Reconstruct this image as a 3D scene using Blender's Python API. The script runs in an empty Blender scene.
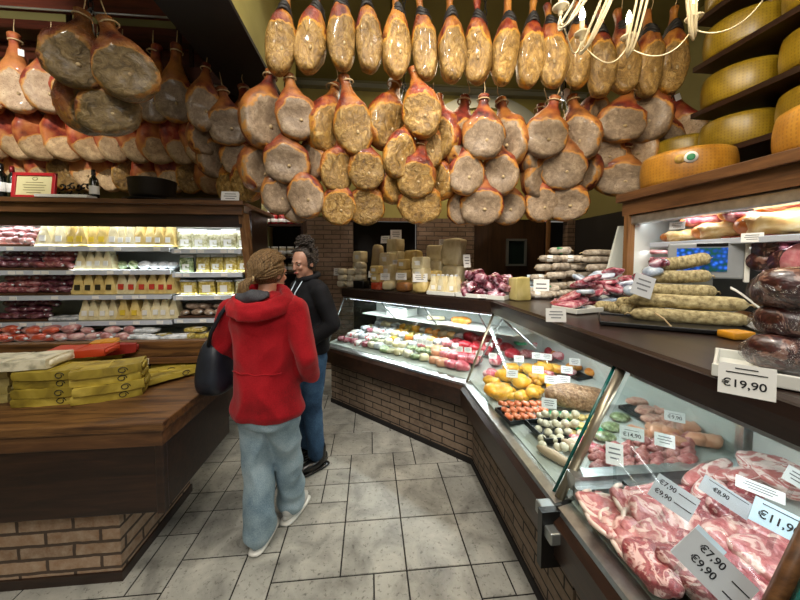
import bpy, bmesh, math, random
from mathutils import Vector, Matrix, noise
from math import sin, cos, pi, radians
SC = bpy.context.scene
COL = SC.collection
random.seed(7)

# ---------------------------------------------------------------- camera, world, light, exposure
CH, YAW, PITCH, FPX = 1.62, radians(5.36), radians(3.0), 320.0
cam_d = bpy.data.cameras.new('camera'); cam = bpy.data.objects.new('camera', cam_d); COL.objects.link(cam)
cam.location = (0, 0, CH); cam.rotation_euler = (radians(90) - PITCH, 0, -YAW)
cam_d.sensor_width = 36; cam_d.lens = 36 * FPX / 800; cam_d.shift_y = -23.2 / 800; cam_d.clip_start = .02
SC.camera = cam
SC.view_settings.view_transform = 'Standard'; SC.view_settings.look = 'None'
SC.view_settings.gamma = 1; SC.view_settings.use_curve_mapping = False
SC.view_settings.exposure = 0.45
SC.cycles.use_denoising = True
SC.cycles.max_bounces = 7; SC.cycles.transparent_max_bounces = 16
SC.cycles.sample_clamp_indirect = 4
W = bpy.data.worlds.new('world'); SC.world = W; W.use_nodes = True
W.node_tree.nodes['Background'].inputs[0].default_value = (1.0, .93, .82, 1)
W.node_tree.nodes['Background'].inputs[1].default_value = .13

def light(kind, loc, energy, col=(1, .9, .75), size=.2, rot=(0, 0, 0), sy=None, spot=1.4, blend=.6):
    d = bpy.data.lights.new('lamp_light', kind); d.energy = energy; d.color = col
    if kind == 'AREA':
        d.size = size
        if sy: d.shape = 'RECTANGLE'; d.size_y = sy
    elif kind == 'SPOT': d.spot_size = spot; d.spot_blend = blend; d.shadow_soft_size = size
    else: d.shadow_soft_size = size
    o = bpy.data.objects.new('lamp_light', d); COL.objects.link(o); o.location = loc; o.rotation_euler = rot
    return o
WARM = (1.0, .80, .55); NEUT = (1.0, .93, .83); COOL = (.82, .93, 1.0)
# unseen area lights added for overall ambient, under the ceiling and behind the camera
light('AREA', (-.2, 1.0, 4.05), 42, NEUT, 1.6, sy=2.2)
light('AREA', (-.6, -1.2, 3.9), 62, NEUT, 2.4, rot=(radians(35), 0, 0), sy=1.5)
light('AREA', (1.2, 4.0, 4.0), 28, WARM, 1.5, sy=.9)
# unseen spots added to rake the hams and the shelves
def aim(loc, to, e, col=NEUT, size=.05, spot=1.2):
    v = (Vector(to) - Vector(loc)); o = light('SPOT', loc, e, col, size, spot=spot)
    o.rotation_euler = v.to_track_quat('-Z', 'Y').to_euler(); return o
aim((-.7, .5, 3.7), (.3, 2.5, 2.5), 100)
aim((.9, .4, 3.7), (1.0, 2.6, 2.5), 85)
aim((-1.2, .9, 3.6), (-2.2, 2.9, 2.9), 110, NEUT)
aim((-2.4, .9, 3.6), (-3.3, 2.9, 2.9), 200, NEUT)
aim((-1.4, .6, 3.4), (-1.7, 2.0, .9), 60)
aim((1.2, .3, 3.4), (2.3, 1.5, 2.4), 30)
aim((.3, .6, 3.6), (1.2, 1.6, 1.3), 60)
aim((.3, 1.2, 3.6), (.4, 3.2, 1.4), 60)

# ---------------------------------------------------------------- picture-to-place helpers
_F = Vector((sin(YAW) * cos(PITCH), cos(YAW) * cos(PITCH), -sin(PITCH)))
_R = Vector((cos(YAW), -sin(YAW), 0))
_U = Vector((sin(YAW) * sin(PITCH), cos(YAW) * sin(PITCH), cos(PITCH)))
CAM = Vector((0, 0, CH))
def ray(px, py): return _R * ((px - 400) / FPX) + _U * ((276.8 - py) / FPX) + _F
def on_x(px, py, x): r = ray(px, py); return CAM + r * (x / r.x)
def on_y(px, py, y): r = ray(px, py); return CAM + r * (y / r.y)
def on_z(px, py, z): r = ray(px, py); return CAM + r * ((z - CH) / r.z)

# ---------------------------------------------------------------- mesh helpers
class MB:
    def __init__(s): s.v = []; s.f = []; s.m = []; s.s = []; s.mi = 0; s.T = Matrix.Identity(4)
    def add(s, vs, fs, smooth=False):
        o = len(s.v); s.v += [tuple(s.T @ Vector(p)) for p in vs]
        for f in fs: s.f.append(tuple(i + o for i in f)); s.m.append(s.mi); s.s.append(smooth)
        return s
    def box(s, c, sz, rz=0, b=0, M=None):
        x, y, z = sz[0] / 2, sz[1] / 2, sz[2] / 2
        M = M or (Matrix.Translation(c) @ Matrix.Rotation(rz, 4, 'Z'))
        if b <= 0:
            vs = [(i * x, j * y, k * z) for k in (-1, 1) for j in (-1, 1) for i in (-1, 1)]
            fs = [(0, 2, 3, 1), (4, 5, 7, 6), (0, 1, 5, 4), (2, 6, 7, 3), (0, 4, 6, 2), (1, 3, 7, 5)]
        else:
            b = min(b, x * .9, y * .9, z * .9)
            bm = bmesh.new(); bmesh.ops.create_cube(bm, size=2)
            for v in bm.verts: v.co = Vector((v.co.x * x, v.co.y * y, v.co.z * z))
            bmesh.ops.bevel(bm, geom=list(bm.edges), offset=b, segments=2, affect='EDGES', profile=.5)
            bm.verts.index_update(); vs = [v.co.copy() for v in bm.verts]; fs = [[v.index for v in f.verts] for f in bm.faces]; bm.free()
        return s.add([M @ Vector(p) for p in vs], fs)
    def loft(s, rings, smooth=True, cap=True, close=True):
        n = len(rings[0]); vs = [p for r in rings for p in r]; fs = []
        for i in range(len(rings) - 1):
            for j in range(n if close else n - 1):
                k = (j + 1) % n; fs.append((i * n + j, i * n + k, (i + 1) * n + k, (i + 1) * n + j))
        s.add(vs, fs, smooth)
        if cap: s.add(rings[0], [tuple(range(n))[::-1]]); s.add(rings[-1], [tuple(range(n))])
        return s
    def lathe(s, prof, c=(0, 0, 0), n=20, smooth=True):
        return s.loft([[(c[0] + r * cos(2 * pi * j / n), c[1] + r * sin(2 * pi * j / n), c[2] + z) for j in range(n)] for r, z in prof], smooth)
    def tube(s, pts, r, n=8, cap=True):
        pts = [Vector(p) for p in pts]; rings = []; up = None
        for i, p in enumerate(pts):
            d = (pts[min(i + 1, len(pts) - 1)] - pts[max(i - 1, 0)]).normalized()
            if up is None: up = Vector((0, 0, 1)) if abs(d.z) < .9 else Vector((1, 0, 0))
            a = d.cross(up).normalized(); up = a.cross(d).normalized()
            rr = r[i] if isinstance(r, (list, tuple)) else r
            rings.append([p + a * rr * cos(2 * pi * j / n) + up * rr * sin(2 * pi * j / n) for j in range(n)])
        return s.loft(rings, True, cap)
    def ell(s, c, r, nu=16, nv=10, fn=None, M=None, e=1.0):
        M = M or Matrix.Translation(c); rings = []
        pw = lambda t: math.copysign(abs(t) ** e, t)
        for i in range(nv + 1):
            a = -pi / 2 + pi * i / nv; a = max(-pi / 2 + .02, min(pi / 2 - .02, a)); ring = []
            for j in range(nu):
                t = 2 * pi * j / nu
                p = Vector((r[0] * pw(cos(a)) * pw(cos(t)), r[1] * pw(cos(a)) * pw(sin(t)), r[2] * pw(sin(a))))
                if fn: p = fn(p)
                ring.append(M @ p)
            rings.append(ring)
        return s.loft(rings)
    def prism(s, poly, z0, z1):
        n = len(poly); s.add([(x, y, z0) for x, y in poly] + [(x, y, z1) for x, y in poly],
            [tuple(range(n))[::-1], tuple(range(n, 2 * n))] + [(i, (i + 1) % n, n + (i + 1) % n, n + i) for i in range(n)]); return s
    def mesh(s, name, mats):
        me = bpy.data.meshes.new(name); me.from_pydata(s.v, [], s.f)
        for m in (mats if isinstance(mats, (list, tuple)) else [mats]): me.materials.append(m)
        me.polygons.foreach_set('material_index', s.m); me.polygons.foreach_set('use_smooth', s.s)
        bm = bmesh.new(); bm.from_mesh(me); bmesh.ops.remove_doubles(bm, verts=bm.verts, dist=1e-5)
        bmesh.ops.recalc_face_normals(bm, faces=bm.faces); bm.to_mesh(me); bm.free(); me.update(); return me
def nz(p, sc=1.0, seed=0): return noise.noise(Vector(p) * sc + Vector((seed * 7.3, seed * 3.1, seed * 5.7)))
def obj(name, me, mats=None, parent=None, loc=(0, 0, 0), rot=(0, 0, 0), scale=None):
    if isinstance(me, MB): me = me.mesh(name, mats)
    o = bpy.data.objects.new(name, me); COL.objects.link(o); o.location = loc; o.rotation_euler = rot
    if scale: o.scale = scale
    if parent: o.parent = parent
    return o
def tag(o, label=None, cat=None, group=None, kind=None):
    if label: o['label'] = label
    if cat: o['category'] = cat
    if group: o['group'] = group
    if kind: o['kind'] = kind
    return o
def thing(name, label, cat, loc=(0, 0, 0), rot=(0, 0, 0), group=None):
    o = bpy.data.objects.new(name, None); COL.objects.link(o); o.location = loc; o.rotation_euler = rot; o.empty_display_size = .05
    return tag(o, label, cat, group)
def struct(name, me, mats=None, **k):
    o = obj(name, me, mats, **k)
    if o.parent is None: o['kind'] = 'structure'
    return o
def copy_tree(o, parent=None):
    c = o.copy(); COL.objects.link(c)
    if parent is not None: c.parent = parent
    for ch in o.children: copy_tree(ch, c)
    return c
PROTO = {}
def inst(key, build, label, cat, loc, rot=(0, 0, 0), scale=None, group=None):
    """first call builds the thing with its parts, later calls copy the tree"""
    if key not in PROTO: o = PROTO[key] = build()
    else: o = copy_tree(PROTO[key])
    o.location = loc; o.rotation_euler = rot; o.scale = scale or (1, 1, 1)
    if 'group' in o: del o['group']
    return tag(o, label, cat, group)
ORD = 'first second third fourth fifth sixth seventh eighth ninth tenth eleventh twelfth thirteenth fourteenth fifteenth sixteenth seventeenth eighteenth nineteenth twentieth'.split()
TENS = {2: 'twenty', 3: 'thirty', 4: 'forty', 5: 'fifty'}
def nth(i):
    i += 1
    if i <= 20: return ORD[i - 1]
    if i % 10 == 0: return {3: 'thirtieth', 4: 'fortieth', 5: 'fiftieth'}[i // 10]
    return TENS[i // 10] + '-' + ORD[i % 10 - 1]

# ---------------------------------------------------------------- materials
def hexc(h):
    h = h.lstrip('#'); c = [int(h[i:i + 2], 16) / 255 for i in (0, 2, 4)]
    return tuple((x / 12.92 if x <= .04045 else ((x + .055) / 1.055) ** 2.4) for x in c) + (1,)
class NT:
    def __init__(s, name):
        s.m = bpy.data.materials.new(name); s.m.use_nodes = True; s.t = s.m.node_tree; s.n = s.t.nodes; s.b = s.n['Principled BSDF']; s.out = s.n['Material Output']
    def new(s, typ, **k):
        x = s.n.new(typ)
        for a, v in k.items(): setattr(x, a, v)
        return x
    def l(s, a, b): s.t.links.new(a, b)
    def val(s, sock, v):
        if hasattr(v, 'is_output') or isinstance(v, bpy.types.NodeSocket): s.l(v, sock)
        else: sock.default_value = v
    def math(s, op, a, b=0.0, clamp=False):
        x = s.new('ShaderNodeMath', operation=op, use_clamp=clamp); s.val(x.inputs[0], a); s.val(x.inputs[1], b); return x.outputs[0]
    def coords(s, scale=(1, 1, 1), offs=True):
        tc = s.new('ShaderNodeTexCoord'); mp = s.new('ShaderNodeMapping'); mp.inputs['Scale'].default_value = scale
        s.l(tc.outputs['Object'], mp.inputs[0])
        if offs:
            oi = s.new('ShaderNodeObjectInfo'); cb = s.new('ShaderNodeCombineXYZ'); v = s.math('MULTIPLY', oi.outputs['Random'], 37.0)
            s.l(v, cb.inputs[0]); s.l(v, cb.inputs[1]); s.l(cb.outputs[0], mp.inputs['Location']); s.rand = oi.outputs['Random']
        return mp.outputs[0]
    def noise(s, vec, scale, detail=4, rough=.55, dist=0):
        x = s.new('ShaderNodeTexNoise'); x.inputs['Scale'].default_value = scale; x.inputs['Detail'].default_value = detail
        x.inputs['Roughness'].default_value = rough; x.inputs['Distortion'].default_value = dist; s.l(vec, x.inputs['Vector']); return x.outputs['Fac']
    def vor(s, vec, scale, feat='F1', out='Distance'):
        x = s.new('ShaderNodeTexVoronoi', feature=feat); x.inputs['Scale'].default_value = scale; s.l(vec, x.inputs['Vector']); return x.outputs[out]
    def ramp(s, fac, stops, interp='LINEAR'):
        x = s.new('ShaderNodeValToRGB'); cr = x.color_ramp; cr.interpolation = interp
        while len(cr.elements) < len(stops): cr.elements.new(.5)
        for e, (p, c) in zip(cr.elements, stops): e.position = p; e.color = hexc(c) if isinstance(c, str) else c
        s.l(fac, x.inputs[0]); return x.outputs[0]
    def mix(s, fac, a, b, mode='MIX'):
        x = s.new('ShaderNodeMix', data_type='RGBA', blend_type=mode); s.val(x.inputs[0], fac); s.val(x.inputs[6], a); s.val(x.inputs[7], b); return x.outputs[2]
    def bump(s, h, strength=.3, dist=.01):
        x = s.new('ShaderNodeBump'); x.inputs['Strength'].default_value = strength; x.inputs['Distance'].default_value = dist; s.l(h, x.inputs['Height']); s.l(x.outputs[0], s.b.inputs['Normal'])
    def fin(s, col, rough=.5, metal=0, coat=0, spec=.5, crough=.1):
        s.val(s.b.inputs['Base Color'], col); s.val(s.b.inputs['Roughness'], rough); s.b.inputs['Metallic'].default_value = metal
        s.b.inputs['Coat Weight'].default_value = coat; s.b.inputs['Coat Roughness'].default_value = crough; s.b.inputs['Specular IOR Level'].default_value = spec
        return s.m
def mottled(name, cols, scale=8, rough=.5, bump=.0, bd=.01, det=4, dist=0, lo=.3, hi=.7, var=.0, coat=0, spec=.5, metal=0, stretch=(1, 1, 1), crough=.1):
    t = NT(name); v = t.coords(stretch); f = t.noise(v, scale, det, dist=dist)
    st = [(lo + (hi - lo) * i / max(1, len(cols) - 1), c) for i, c in enumerate(cols)]
    c = t.ramp(f, st)
    if var:
        k = t.math('ADD', t.math('MULTIPLY', t.rand, 2 * var), 1 - var); x = t.new('ShaderNodeCombineXYZ')
        for i in range(3): t.l(k, x.inputs[i])
        c = t.mix(1.0, c, x.outputs[0], 'MULTIPLY')
    if bump: t.bump(f, bump, bd)
    return t.fin(c, rough, metal, coat, spec, crough)
def plain(name, c, rough=.5, metal=0, coat=0, spec=.5): t = NT(name); return t.fin(hexc(c), rough, metal, coat, spec)
def emit(name, c, st):
    t = NT(name); t.b.inputs['Base Color'].default_value = hexc(c); t.b.inputs['Emission Color'].default_value = hexc(c); t.b.inputs['Emission Strength'].default_value = st; return t.m
def glassy(name, tint='#ffffff', refl=.06, rough=.02, bump=0, bs=40, wrap=False):
    t = NT(name); tr = t.new('ShaderNodeBsdfTransparent'); tr.inputs[0].default_value = hexc(tint)
    gl = t.new('ShaderNodeBsdfGlossy'); gl.inputs['Roughness'].default_value = rough
    lw = t.new('ShaderNodeLayerWeight'); lw.inputs[0].default_value = .35
    f = t.math('ADD', t.math('MULTIPLY', t.math('POWER', lw.outputs['Facing'], 3.0), .45), refl, True)
    if bump:
        v = t.coords(); h = t.noise(v, bs, 3, dist=1.5); x = t.new('ShaderNodeBump'); x.inputs['Strength'].default_value = bump; x.inputs['Distance'].default_value = .02
        t.l(h, x.inputs['Height']); t.l(x.outputs[0], gl.inputs['Normal']); t.l(x.outputs[0], lw.inputs['Normal'])
    ms = t.new('ShaderNodeMixShader'); t.l(f, ms.inputs[0]); t.l(tr.outputs[0], ms.inputs[1]); t.l(gl.outputs[0], ms.inputs[2])
    t.l(ms.outputs[0], t.out.inputs['Surface']); return t.m
def brick(name, c1, c2, c3, mortar, bw, bh, ms=.012, warm=.5, diag=False):
    t = NT(name); tc = t.new('ShaderNodeTexCoord'); sp = t.new('ShaderNodeSeparateXYZ'); t.l(tc.outputs['Object'], sp.inputs[0])
    cb = t.new('ShaderNodeCombineXYZ'); t.l(t.math('ADD', sp.outputs[0], sp.outputs[1]) if not diag else t.math('MULTIPLY', t.math('SUBTRACT', sp.outputs[1], sp.outputs[0]), .7071), cb.inputs[0]); t.l(sp.outputs[2], cb.inputs[1])
    nw = t.noise(tc.outputs['Object'], 14, 3); dd = t.new('ShaderNodeVectorMath', operation='ADD'); c2b = t.new('ShaderNodeCombineXYZ')
    w = t.math('MULTIPLY', t.math('SUBTRACT', nw, .5), .012); t.l(w, c2b.inputs[0]); t.l(w, c2b.inputs[1]); t.l(cb.outputs[0], dd.inputs[0]); t.l(c2b.outputs[0], dd.inputs[1])
    b = t.new('ShaderNodeTexBrick'); t.l(dd.outputs[0], b.inputs['Vector']); b.inputs['Scale'].default_value = 1
    b.inputs['Brick Width'].default_value = bw; b.inputs['Row Height'].default_value = bh; b.inputs['Mortar Size'].default_value = ms; b.inputs['Mortar Smooth'].default_value = .3
    b.inputs['Color1'].default_value = hexc(c1); b.inputs['Color2'].default_value = hexc(c2); b.inputs['Mortar'].default_value = hexc(mortar); b.inputs['Bias'].default_value = 0
    n = t.noise(tc.outputs['Object'], 22, 5, .7); f = t.ramp(n, [(.35, '#000000'), (.7, '#ffffff')])
    sep = t.math('MULTIPLY', f, t.math('SUBTRACT', 1.0, b.outputs['Fac'])); col = t.mix(t.math('MULTIPLY', sep, warm), b.outputs['Color'], hexc(c3))
    h = t.math('ADD', t.math('MULTIPLY', t.math('SUBTRACT', 1.0, b.outputs['Fac']), 1.0), t.math('MULTIPLY', n, .5)); t.bump(h, .6, .008)
    return t.fin(col, .75)
def wood(name, cols, scale=3, rough=.4, axis='x', bump=.15, coat=0):
    st = {'x': (.8, 9, 9), 'y': (9, .8, 9), 'z': (9, 9, .8)}[axis]
    t = NT(name); v = t.coords(st); f = t.noise(v, scale, 6, .65, .6); c = t.ramp(f, [(.28 + .44 * i / (len(cols) - 1), x) for i, x in enumerate(cols)])
    t.bump(f, bump, .004); return t.fin(c, rough, coat=coat, crough=.25)
M = {}
M['dkwood'] = wood('dark_stained_wood', ['#160d09', '#2b1a12', '#3c2619'], rough=.32)
M['dkwoody'] = wood('dark_stained_wood_y', ['#160d09', '#2b1a12', '#3c2619'], rough=.32, axis='y')
M['worktop'] = wood('espresso_worktop', ['#1b1310', '#2a1e19', '#33251e'], rough=.3, axis='y', bump=.05)
M['wornwood'] = wood('worn_brown_wood', ['#241308', '#4c3018', '#74502a', '#4e3219'], rough=.5, bump=.3)
M['midwood'] = wood('brown_wood', ['#3a2414', '#5c3c22', '#7a5432'], rough=.45)
M['midwoody'] = wood('brown_wood_y', ['#3a2414', '#5c3c22', '#7a5432'], rough=.45, axis='y')
M['redwood'] = wood('mahogany_board', ['#2c120c', '#4b2015', '#5f2c1b'], rough=.4)
M['postwood'] = wood('honey_wood_post', ['#4a3018', '#7a5430', '#8f6a40'], rough=.5, axis='z')
M['brickc'] = brick('counter_brick', '#7d6a58', '#5f4d3d', '#948270', '#1d1612', .235, .062, .006, .6)
M['brickd'] = brick('counter_brick_angled', '#7d6a58', '#5f4d3d', '#948270', '#1d1612', .235, .062, .006, .6, True)
M['brickt'] = brick('table_brick', '#a8876a', '#8a6a50', '#c4b09a', '#54453a', .25, .07, .009, .7)
M['brickw'] = brick('wall_brick', '#7a614f', '#63503f', '#8d7764', '#4a3c30', .24, .066, .008, .5)
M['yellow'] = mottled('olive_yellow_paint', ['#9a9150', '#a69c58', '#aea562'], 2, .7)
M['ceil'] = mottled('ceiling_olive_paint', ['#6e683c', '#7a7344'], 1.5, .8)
M['cornice'] = plain('grey_green_cornice', '#8c8c78', .6)
M['arch'] = plain('pale_arch_plaster', '#a3a79c', .7)
M['beam_underside'] = mottled('black_beam_underside', ['#0d0b0b', '#171413'], 20, .6)
M['darkback'] = plain('dark_cabinet_back', '#33322f', .5)
M['black'] = plain('black_plastic', '#0b0b0c', .35)
M['blackm'] = plain('black_iron', '#151313', .4, .7)
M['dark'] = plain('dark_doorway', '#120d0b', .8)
M['chrome'] = mottled('brushed_steel', ['#b4b8b8', '#d0d4d4'], 30, .28, metal=.9)
M['steel'] = plain('satin_steel', '#9ba0a0', .35, .8)
M['cham'] = plain('champagne_profile', '#a39a86', .3, .8)
M['white'] = plain('white_plastic', '#e4e3dc', .35)
M['offw'] = plain('offwhite_enamel', '#cfd3cc', .4)
M['casein'] = mottled('case_liner', ['#b2b8b2', '#bec4be'], 6, .3)
M['paper'] = plain('white_card', '#e9e9e6', .5)
M['ink'] = plain('black_ink', '#16161a', .6)
M['inkg'] = plain('grey_ink', '#6a6c70', .6)
M['glass'] = glassy('clear_glass', '#f4f8f7', .035)
M['edge'] = plain('green_glass_edge', '#0e5a55', .15, 0, .6)
M['wrap'] = glassy('clear_plastic_wrap', '#f4f4f6', .10, .12, .9, 30)
M['tubeL'] = emit('led_tube_glow', '#f4faff', 6)
M['bulb'] = emit('candle_bulb_glow', '#fff0cf', 22)
M['spotg'] = emit('spot_lamp_glow', '#eef6ff', 12)
M['cream'] = plain('cream_painted_iron', '#cbbfa0', .4)
M['black_rope'] = plain('black_netting', '#17120f', .6)
M['twine'] = mottled('natural_twine', ['#a58b62', '#cbb48a'], 40, .8)
M['rail'] = plain('price_rail', '#c3cbd8', .35, .1)
def gscreen():
    t = NT('screen_picture'); v = t.coords((1, 1, 1), False); f = t.vor(v, 45); c = t.ramp(f, [(.15, '#2a66d8'), (.45, '#123a86'), (.7, '#0c3f3c')])
    t.l(c, t.b.inputs['Emission Color']); t.b.inputs['Emission Strength'].default_value = .55; return t.fin(c, .3)
M['screen'] = gscreen()

# hams: rind, yellow rim and cut face separated by the distance from the face centre
def ham_mat(name, face, rim, rind, spk='#5b4530', crink=False, fx=.160, fz=.152, cz=-.036):
    t = NT(name); tc = t.new('ShaderNodeTexCoord'); sp = t.new('ShaderNodeSeparateXYZ'); t.l(tc.outputs['Object'], sp.inputs[0]); v = t.coords()
    a = t.math('DIVIDE', sp.outputs[0], fx); b = t.math('DIVIDE', t.math('SUBTRACT', sp.outputs[2], cz), fz)
    r = t.math('SQRT', t.math('ADD', t.math('MULTIPLY', a, a), t.math('MULTIPLY', b, b)))
    n1 = t.noise(v, 9, 3); r = t.math('ADD', r, t.math('MULTIPLY', t.math('SUBTRACT', n1, .5), .75 if not crink else .8))
    back = t.math('MULTIPLY', t.math('ADD', sp.outputs[1], -.012), 12.0, True); r = t.math('ADD', r, back)
    n2 = t.noise(v, 26 if not crink else 17, 6, .65, .5 if not crink else 1.5); cf = t.ramp(n2, [(.25, face[0]), (.5, face[1]), (.72, face[2])])
    n3 = t.noise(v, 120, 2); cf = t.mix(t.math('MULTIPLY', t.math('GREATER_THAN', n3, .63), .6), cf, hexc(spk)); n4 = t.ramp(t.noise(v, 4.5, 4, .6, 1.2), [(.40, '#000000'), (.48, '#ffffff'), (.52, '#ffffff'), (.60, '#000000')]); cf = t.mix(t.math('MULTIPLY', n4, .35), cf, hexc(face[0]))
    cr = t.ramp(t.noise(v, 12, 5, .6), [(.3, rind[0]), (.5, rind[1]), (.7, rind[2])])
    g = t.ramp(t.noise(v, 6, 2), [(.42, '#000000'), (.62, '#ffffff')]); cr = t.mix(t.math('MULTIPLY', g, .55), cr, hexc(rim))
    w1 = t.ramp(r, [(.86, '#000000'), (.93, '#ffffff')]); w2 = t.ramp(r, [(.95, '#000000'), (1.05, '#ffffff')])
    c = t.mix(w1, cf, hexc(rim)); c = t.mix(w2, c, cr)
    k = t.math('ADD', t.math('MULTIPLY', t.rand, .3), .85); x = t.new('ShaderNodeCombineXYZ')
    for i in range(3): t.l(k, x.inputs[i])
    c = t.mix(1.0, c, x.outputs[0], 'MULTIPLY'); t.bump(n2, .9 if crink else .6, .02 if crink else .012)
    return t.fin(c, .42 if crink else .55, spec=.4, coat=.15)
M['ham_grey'] = ham_mat('seasoned_ham_grey', ['#5e4c3a', '#8f7a62', '#aa967c'], '#b47c34', ['#2e0e07', '#6e2416', '#944022'])
M['ham_gold'] = ham_mat('seasoned_ham_gold', ['#3e2a10', '#9a763a', '#c9aa6c'], '#b8802c', ['#3a1208', '#7e2c16', '#a85a28'], crink=True)
M['ham_red'] = ham_mat('fresh_ham_red', ['#8c7050', '#bfa27a', '#d6bd92'], '#c48a44', ['#5a1810', '#983a20', '#bc6a44'], fx=.150, fz=.105, cz=-.085)
M['ham_row'] = ham_mat('netted_ham', ['#4a3414', '#9a763a', '#c8a666'], '#c08a30', ['#3a1008', '#7a2c16', '#a05a26'], crink=True, fx=.17, fz=.150, cz=-.045)
M['ham_pale'] = ham_mat('fresh_ham_pale', ['#94785c', '#bda284', '#d0bb9c'], '#c08a48', ['#4a100a', '#8c2e1c', '#b85a3c'])
M['ham_old'] = ham_mat('old_ham_olive', ['#3a2e1a', '#75603a', '#94805a'], '#a07030', ['#3a120a', '#703018', '#985a30'], crink=True)
# ================================================================ STRUCTURE
def floor():
    rnd = random.Random(3); U = .172; x0, y0, nx, ny = -3.6, -1.0, 42, 40
    occ = [[0] * ny for _ in range(nx)]; v = []; f = []; cols = []
    def quad(x, y, w, h):
        g = .0035; k = len(v); X0, Y0, X1, Y1 = x0 + x * U + g, y0 + y * U + g, x0 + (x + w) * U - g, y0 + (y + h) * U - g
        b = .002
        v.extend([(X0, Y0, -.003), (X1, Y0, -.003), (X1, Y1, -.003), (X0, Y1, -.003), (X0 + b, Y0 + b, 0), (X1 - b, Y0 + b, 0), (X1 - b, Y1 - b, 0), (X0 + b, Y1 - b, 0)])
        f.extend([(k + 4, k + 5, k + 6, k + 7)] + [(k + i, k + (i + 1) % 4, k + 4 + (i + 1) % 4, k + 4 + i) for i in range(4)])
        c = rnd.random(); cols.extend([c] * 8)
    for y in range(ny):
        for x in range(nx):
            if occ[x][y]: continue
            opts = [(2, 2)] * 7 + [(2, 1)] * 3 + [(1, 1)] * 2 + [(1, 2)] + [(3, 2)] * 2
            rnd.shuffle(opts)
            for w, h in opts + [(1, 1)]:
                if x + w <= nx and y + h <= ny and not any(occ[x + i][y + j] for i in range(w) for j in range(h)): break
            for i in range(w):
                for j in range(h): occ[x + i][y + j] = 1
            quad(x, y, w, h)
    k = len(v); X1, Y1 = x0 + nx * U, y0 + ny * U
    v.extend([(x0, y0, -.004), (X1, y0, -.004), (X1, Y1, -.004), (x0, Y1, -.004)]); f.append((k, k + 1, k + 2, k + 3)); cols.extend([0] * 4)
    me = bpy.data.meshes.new('floor'); me.from_pydata(v, [], f)
    a = me.attributes.new('tone', 'FLOAT', 'POINT'); a.data.foreach_set('value', cols)
    t = NT('travertine_tile'); at = t.new('ShaderNodeAttribute', attribute_name='tone'); vv = t.coords((1, 1, 1), False)
    n = t.noise(vv, 5, 6, .6, .6); c = t.ramp(n, [(.3, '#7a7973'), (.5, '#a3a29a'), (.7, '#bcbab0')])
    n2 = t.noise(vv, 42, 5, .75); pits = t.ramp(n2, [(.56, '#ffffff'), (.66, '#5a564c')]); c = t.mix(.7, c, pits, 'MULTIPLY')
    k2 = t.math('ADD', t.math('MULTIPLY', at.outputs['Fac'], .22), .86); x = t.new('ShaderNodeCombineXYZ')
    for i in range(3): t.l(k2, x.inputs[i])
    c = t.mix(1.0, c, x.outputs[0], 'MULTIPLY'); t.bump(n2, .25, .004); t.fin(c, t.math('ADD', t.math('MULTIPLY', n, .3), .18), spec=.5)
    me.materials.append(t.m); me.materials.append(plain('dark_grout', '#1c1a17', .9)); me.polygons[-1].material_index = 1
    struct('floor', me)
floor()
CZ, RY = 4.1, 4.75
def sbox(name, c, sz, m, **k): b = MB(); b.box(c, sz); return struct(name, b, m, **k)
sbox('ceiling', (-.3, 1.8, CZ + .03), (7.4, 6.6, .06), M['ceil'])
# rear wall: yellow plaster above, brick piers and a dark passage below
def wallpiece(name, x0, x1, z0, z1, m, y=RY, t=.12):
    return sbox(name, (0, 0, 0), (x1 - x0, t, z1 - z0), m, loc=((x0 + x1) / 2, y + t / 2, (z0 + z1) / 2))
X = lambda px, y=RY: on_y(px, 250, y).x
Z = lambda px, py, y=RY: on_y(px, py, y).z
zb = Z(480, 219)
wallpiece('wall_rear', X(300), 3.3, zb, CZ, M['yellow'])
wallpiece('wall_rear_pier', X(302), X(353), 0, zb + .02, M['brickw'])
wallpiece('wall_rear_brick', X(417), X(474), 0, zb, M['brickw'])
wallpiece('wall_rear_column', X(567), X(586), 0, zb, M['brickw'])
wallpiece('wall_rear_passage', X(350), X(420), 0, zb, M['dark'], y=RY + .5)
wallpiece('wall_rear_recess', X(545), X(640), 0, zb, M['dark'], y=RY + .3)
wallpiece('trim_1', X(350), X(420), zb - .05, zb, M['postwood'], y=RY - .02, t=.05)
wallpiece('trim_2', X(546), X(549), 0, zb, M['postwood'], y=RY - .03, t=.05)
def door():
    d = thing('door_1', None, None, (X(509), RY + .04, 0)); d['kind'] = 'structure'
    w = X(545) - X(473)
    b = MB(); b.box((0, 0, zb / 2), (w, .06, zb)); obj('door_leaf', b, wood('walnut_door', ['#1a0f0a', '#32200f', '#402918'], axis='z'), d)
    b = MB(); x0, x1 = X(507) - X(509), X(525) - X(509); z0, z1 = Z(515, 265), Z(515, 240)
    for c, s in (((x0, -.05, (z0 + z1) / 2), (.03, .04, z1 - z0)), ((x1, -.05, (z0 + z1) / 2), (.03, .04, z1 - z0)), (((x0 + x1) / 2, -.05, z0), (x1 - x0 + .03, .04, .03)), (((x0 + x1) / 2, -.05, z1), (x1 - x0 + .03, .04, .03))): b.box(c, s)
    obj('window_frame', b, M['steel'], d)
    b = MB(); b.box(((x0 + x1) / 2, -.04, (z0 + z1) / 2), (x1 - x0, .01, z1 - z0)); obj('window_pane', b, plain('dark_pane', '#141f1c', .1), d)
door()
zc = Z(430, 92)
b = MB()
for dz, dy, h in ((0, .10, .07), (.06, .16, .07), (.12, .22, .06)): b.box(((X(300) + 3.3) / 2, RY - dy / 2, zc + dz), (3.3 - X(300), dy, h))
struct('trim_3', b, M['cornice'])
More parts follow.
